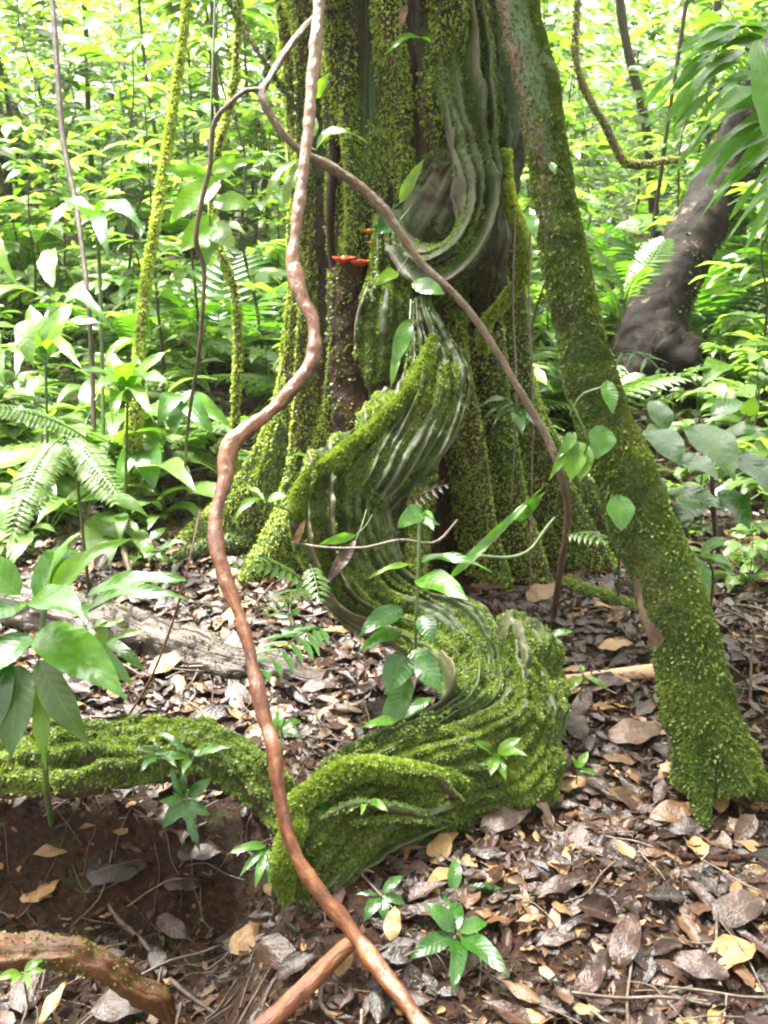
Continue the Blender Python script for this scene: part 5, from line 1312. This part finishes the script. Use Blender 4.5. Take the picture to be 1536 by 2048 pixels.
def proto_palm(g, n, L, mb):
    for i in range(n):
        a = i * 6.283 / n + g.random() * .5; el = g.uniform(.5, 1.1)
        d = Vector((math.cos(a) * math.cos(el), math.sin(a) * math.cos(el), math.sin(el) * .8)); l = L * g.uniform(.75, 1.1)
        R3 = frame(d, (0, 0, 1)); bow = .2; ts = np.linspace(0, 1, 8); tt = g.random()
        tube(mb, np.stack([ts * l, 0 * ts, bow * l * 4 * ts * (1 - ts)], -1) @ R3, np.linspace(.007, .002, 8), 4, .06, 0, 10, caps=False)
        for k in range(11):
            s = .3 + .68 * k / 10
            c = np.array([s * l, 0, bow * l * 4 * s * (1 - s)]) @ R3
            ll = l * .42 * math.sin(math.pi * (s * .7 + .15))
            for sd in (-1, 1):
                put(mb, leaf_geo(ll, ll * .13, 'strap', .08, .25, .0, n=5, g=g), c, R3[0] * .7 + R3[1] * sd - R3[2] * .45, R3[2], float(np.clip(tt + g.normal() * .15, 0, 1)))

BLK = [0]
PROTO = {}
def reg(kind, name, parts):
    """a prototype stored as [(part name, mesh)]"""
    PROTO.setdefault(kind, []).append((name, parts))
gp = np.random.default_rng(21)
for k in range(4):
    s, l = MB(), MB(); proto_sapling(gp, gp.uniform(1.3, 2.2), 105, .18, None, s, l, .45)
    reg('sapling', 'leafy_sapling', [('stem', s.mesh('stem', M['stem_brown'])), ('foliage', l.mesh('foliage', M['leaf_bg']))])
for k in range(4):
    s, l = MB(), MB(); proto_sapling(gp, gp.uniform(2.6, 4.2), 340, .20, None, s, l, .9)
    reg('tall', 'young_tree', [('trunk', s.mesh('trunk', M['stem_brown'])), ('foliage', l.mesh('foliage', M['leaf_bg']))])
for k in range(4):
    s, l = MB(), MB(); proto_sapling(gp, gp.uniform(.4, .8), 34, .15, None, s, l, .22)
    reg('bush', 'leafy_seedling', [('stem', s.mesh('stem', M['stem_green'])), ('foliage', l.mesh('foliage', M['leaf_bg']))])
for k in range(4):
    l = MB(); proto_rosette(gp, 8, gp.uniform(.32, .46), .34, l, 'ovate' if k % 2 else 'strap', gp.uniform(.2, .4))
    reg('rosette', 'broad_leaf_herb', [('foliage', l.mesh('foliage', M['leaf_bg']))])
for k in range(3):
    l = MB(); proto_fern(gp, 8, gp.uniform(.5, .7), l)
    reg('fern', 'fern', [('foliage', l.mesh('foliage', M['fern']))])
for k in range(3):
    l = MB(); proto_palm(gp, 7, gp.uniform(.9, 1.2), l)
    reg('palm', 'understory_palm', [('foliage', l.mesh('foliage', M['leaf_palm']))])
for k in range(4):
    l = MB(); proto_rosette(gp, 6, .09, .42, l, 'ovate', .06)
    reg('tiny', 'ground_seedling', [('foliage', l.mesh('foliage', M['leaf_bg']))])
DESC = {'sapling': ('slim sapling with glossy leaves', 'sapling'), 'tall': ('young tree with bright layered leaves', 'tree'), 'bush': ('knee high leafy plant', 'plant'),
        'rosette': ('low herb with arching leaves', 'plant'), 'fern': ('feathery bright fern', 'fern'), 'palm': ('understory palm with narrow leaflets', 'palm'), 'tiny': ('seedling in the leaf litter', 'plant')}
def place(kind, x, y, sc, g):
    name, parts = PROTO[kind][int(g.integers(len(PROTO[kind])))]
    q = topx((x, y, gz(x, y)))
    side = next(t for lim, t in ((150, 'by the left edge'), (300, 'behind the furry mossy sapling'), (450, 'left of the thick liana'), (580, 'just left of the big tree'), (1130, 'behind the big tree'),
                                 (1280, 'behind the leaning tree'), (1420, 'around the dead log'), (99999, 'by the right edge')) if q[0] < lim)
    far = 'close' if y < 5.3 else ('fairly near' if y < 6.8 else ('farther off' if y < 9 else ('far' if y < 12 else 'very far')))
    sz = 'big' if sc > sum(SCR[kind]) / 2 else 'small'
    lab = '%s %s, %s, %s' % (sz, DESC[kind][0], far, side)
    r = bpy.data.objects.new(name, None); C.objects.link(r)
    r.location = (x, y, gz(x, y) - .01); r.rotation_euler = (g.normal() * .05, g.normal() * .05, g.random() * 6.28); r.scale = (sc, sc, sc)
    tag(r, lab, DESC[kind][1], lab)
    for pn, me in parts:
        o = bpy.data.objects.new(pn, me); C.objects.link(o); o.parent = r
    return r
def clear_ok(x, y, kind):
    q = topx((x, y, gz(x, y)))
    if q[2] < 3.3: return False
    if abs(x - .07) < .9 and y < 4.6: return False
    if kind != 'tiny' and 1180 < q[0] < 1450 and y < 6.4: return False
    if kind in ('bush', 'rosette', 'fern') and 300 < q[0] < 575 and y < 6.2 and rng.random() > .3: return False
    # the litter clearing seen left of the tree and right of it
    if kind != 'tiny':
        if y < 4.1: return False
        if y < 4.9 and -.9 < x < 1.3: return False
    return True
SCR = {}
def scatter(kind, n, y0, y1, s0, s1, pw=1.0, margin=1.15, cond=None):
    SCR[kind] = (s0, s1)
    g = np.random.default_rng(abs(hash(kind)) % 1 + len(kind) * 31 + int(y0 * 10))
    c = t = 0
    while c < n and t < n * 40:
        t += 1
        y = y0 + (y1 - y0) * g.random() ** pw
        hw = (y * .40) * margin + .35
        x = g.uniform(-hw, hw)
        if not clear_ok(x, y, kind): continue
        if cond and not cond(x, y): continue
        place(kind, x, y, g.uniform(s0, s1), g); c += 1
scatter('tiny', 110, 3.2, 6.5, .8, 1.6)
scatter('bush', 95, 4.2, 8.5, .7, 1.2)
scatter('rosette', 80, 4.2, 8.0, .8, 1.25)
scatter('fern', 46, 4.4, 9.0, .7, 1.2)
scatter('palm', 16, 5.0, 10.0, .7, 1.1)
scatter('sapling', 90, 5.4, 10.5, .75, 1.15)
scatter('tall', 62, 8.0, 16.0, .8, 1.2)
gm = np.random.default_rng(91)
for (px, py, sc) in [(250, 1060, .7), (90, 1075, .8), (345, 1035, .5), (170, 1040, .6), (20, 1000, .9), (120, 960, .8), (300, 940, .8), (40, 900, 1.0), (210, 930, .9), (60, 980, .6)]:
    p = G(px, py); place('rosette', p.x, p.y, sc, gm)
for (px, py, sc) in [(1470, 800, .9), (1520, 760, .9), (1430, 830, .7), (1400, 870, .6), (1350, 880, .6), (1500, 860, .8), (1290, 900, .6), (1450, 770, .7), (1340, 1120, .6), (1480, 1100, .7), (1500, 1180, .5), (1400, 1060, .8), (1300, 1050, .6), (1530, 1040, .9)]:
    p = G(px, py); place('bush', p.x, p.y, sc, gm)
# the dense mass of leaves at the back of the view
def far_mass():
    g = np.random.default_rng(77)
    mb = MB()
    for k in range(17000):
        y = g.uniform(11, 21); x = g.uniform(-1, 1) * (y * .45 + 1)
        top = 5.0
        zz = gz(x, y) + g.random() * (3.2 + 2.0 * float(vn(np.array([[x * .5, y * .3, 0]]), 1, 6)[0]))
        q = topx((x, y, zz))
        if not (-150 < q[0] < 1690 and q[1] > -150): continue
        if vn(np.array([[x, y, zz]]), .9, 12)[0] < .40: continue
        a = g.random() * 6.28; L = g.uniform(.16, .34)
        put(mb, leaf_geo(L, L * .45, 'ovate', .1, .2, .0, n=4, g=g), (x, y, zz), (math.cos(a), math.sin(a), g.uniform(-.8, .1)), (g.normal() * .3, g.normal() * .3, 1), float(g.random()))
    tag(mb.build('distant_foliage', M['leaf_bg']), 'sunlit mass of distant leaves filling the back of the forest', 'foliage', kind='stuff')
far_mass()
# slim trunks far back
gt = np.random.default_rng(4)
for k, (px, d, r) in enumerate([(30, 9, 22), (75, 11, 10), (210, 10, 5), (455, 9, 5), (540, 12, 6), (1268, 10, 9), (1400, 11, 8), (1300, 7.5, 4)]):
    b = P(px, 600, d); z0 = gz(b.x, b.y)
    pts = [Vector((b.x + gt.normal() * .1, b.y, z0 - .1)), Vector((b.x, b.y, z0 + 1.2)), Vector((b.x + gt.normal() * .2, b.y, z0 + 3)), Vector((b.x + gt.normal() * .3, b.y, z0 + 6.5))]
    mb = MB(); tube(mb, pts, [r * d / F * 1.3, r * d / F, r * d / F * .9, r * d / F * .6], 10, .08, .12, 5, k)
    where = ['thickest far trunk near the left edge', 'far slim trunk beside the thickest one', 'far slim trunk above the ferns on the left', 'far slim trunk between the mossy sapling and the arching liana', 'far trunk just left of the big tree', 'dark far trunk right of the leaning tree',
             'far trunk above the fallen trunk', 'nearer thin trunk behind the curving liana', 'far trunk close to the top of the leaning tree', 'far trunk behind the palm leaflets', 'far trunk behind the mossy sapling', 'thin far stem inside the bend of the curving liana'][k]
    tag(mb.build('forest_tree', M['stem_brown'], None), where + ', bare brown bark', 'tree')


# ------------------------------------------------------------------ thin haze volume added to pale the background like glare
def haze():
    mb = MB()
    x0, x1, y0, y1, z0, z1 = -13, 13, -3, 23, -2.5, 9.0
    v = [(x, y, z) for x in (x0, x1) for y in (y0, y1) for z in (z0, z1)]
    mb.add(v, [[0, 1, 3, 2], [4, 6, 7, 5], [0, 4, 5, 1], [2, 3, 7, 6], [0, 2, 6, 4], [1, 5, 7, 3]])
    m, t, out = nt('haze')
    vol = t.nodes.new('ShaderNodeVolumePrincipled')
    vol.inputs['Color'].default_value = (.93, .97, .88, 1)
    vol.inputs['Density'].default_value = .0009
    vol.inputs['Anisotropy'].default_value = .3
    t.links.new(vol.outputs[0], out.inputs['Volume'])
    tag(mb.build('haze', m, smooth=False), 'added pale haze washing out the background like glare', 'haze', kind='stuff')
haze()
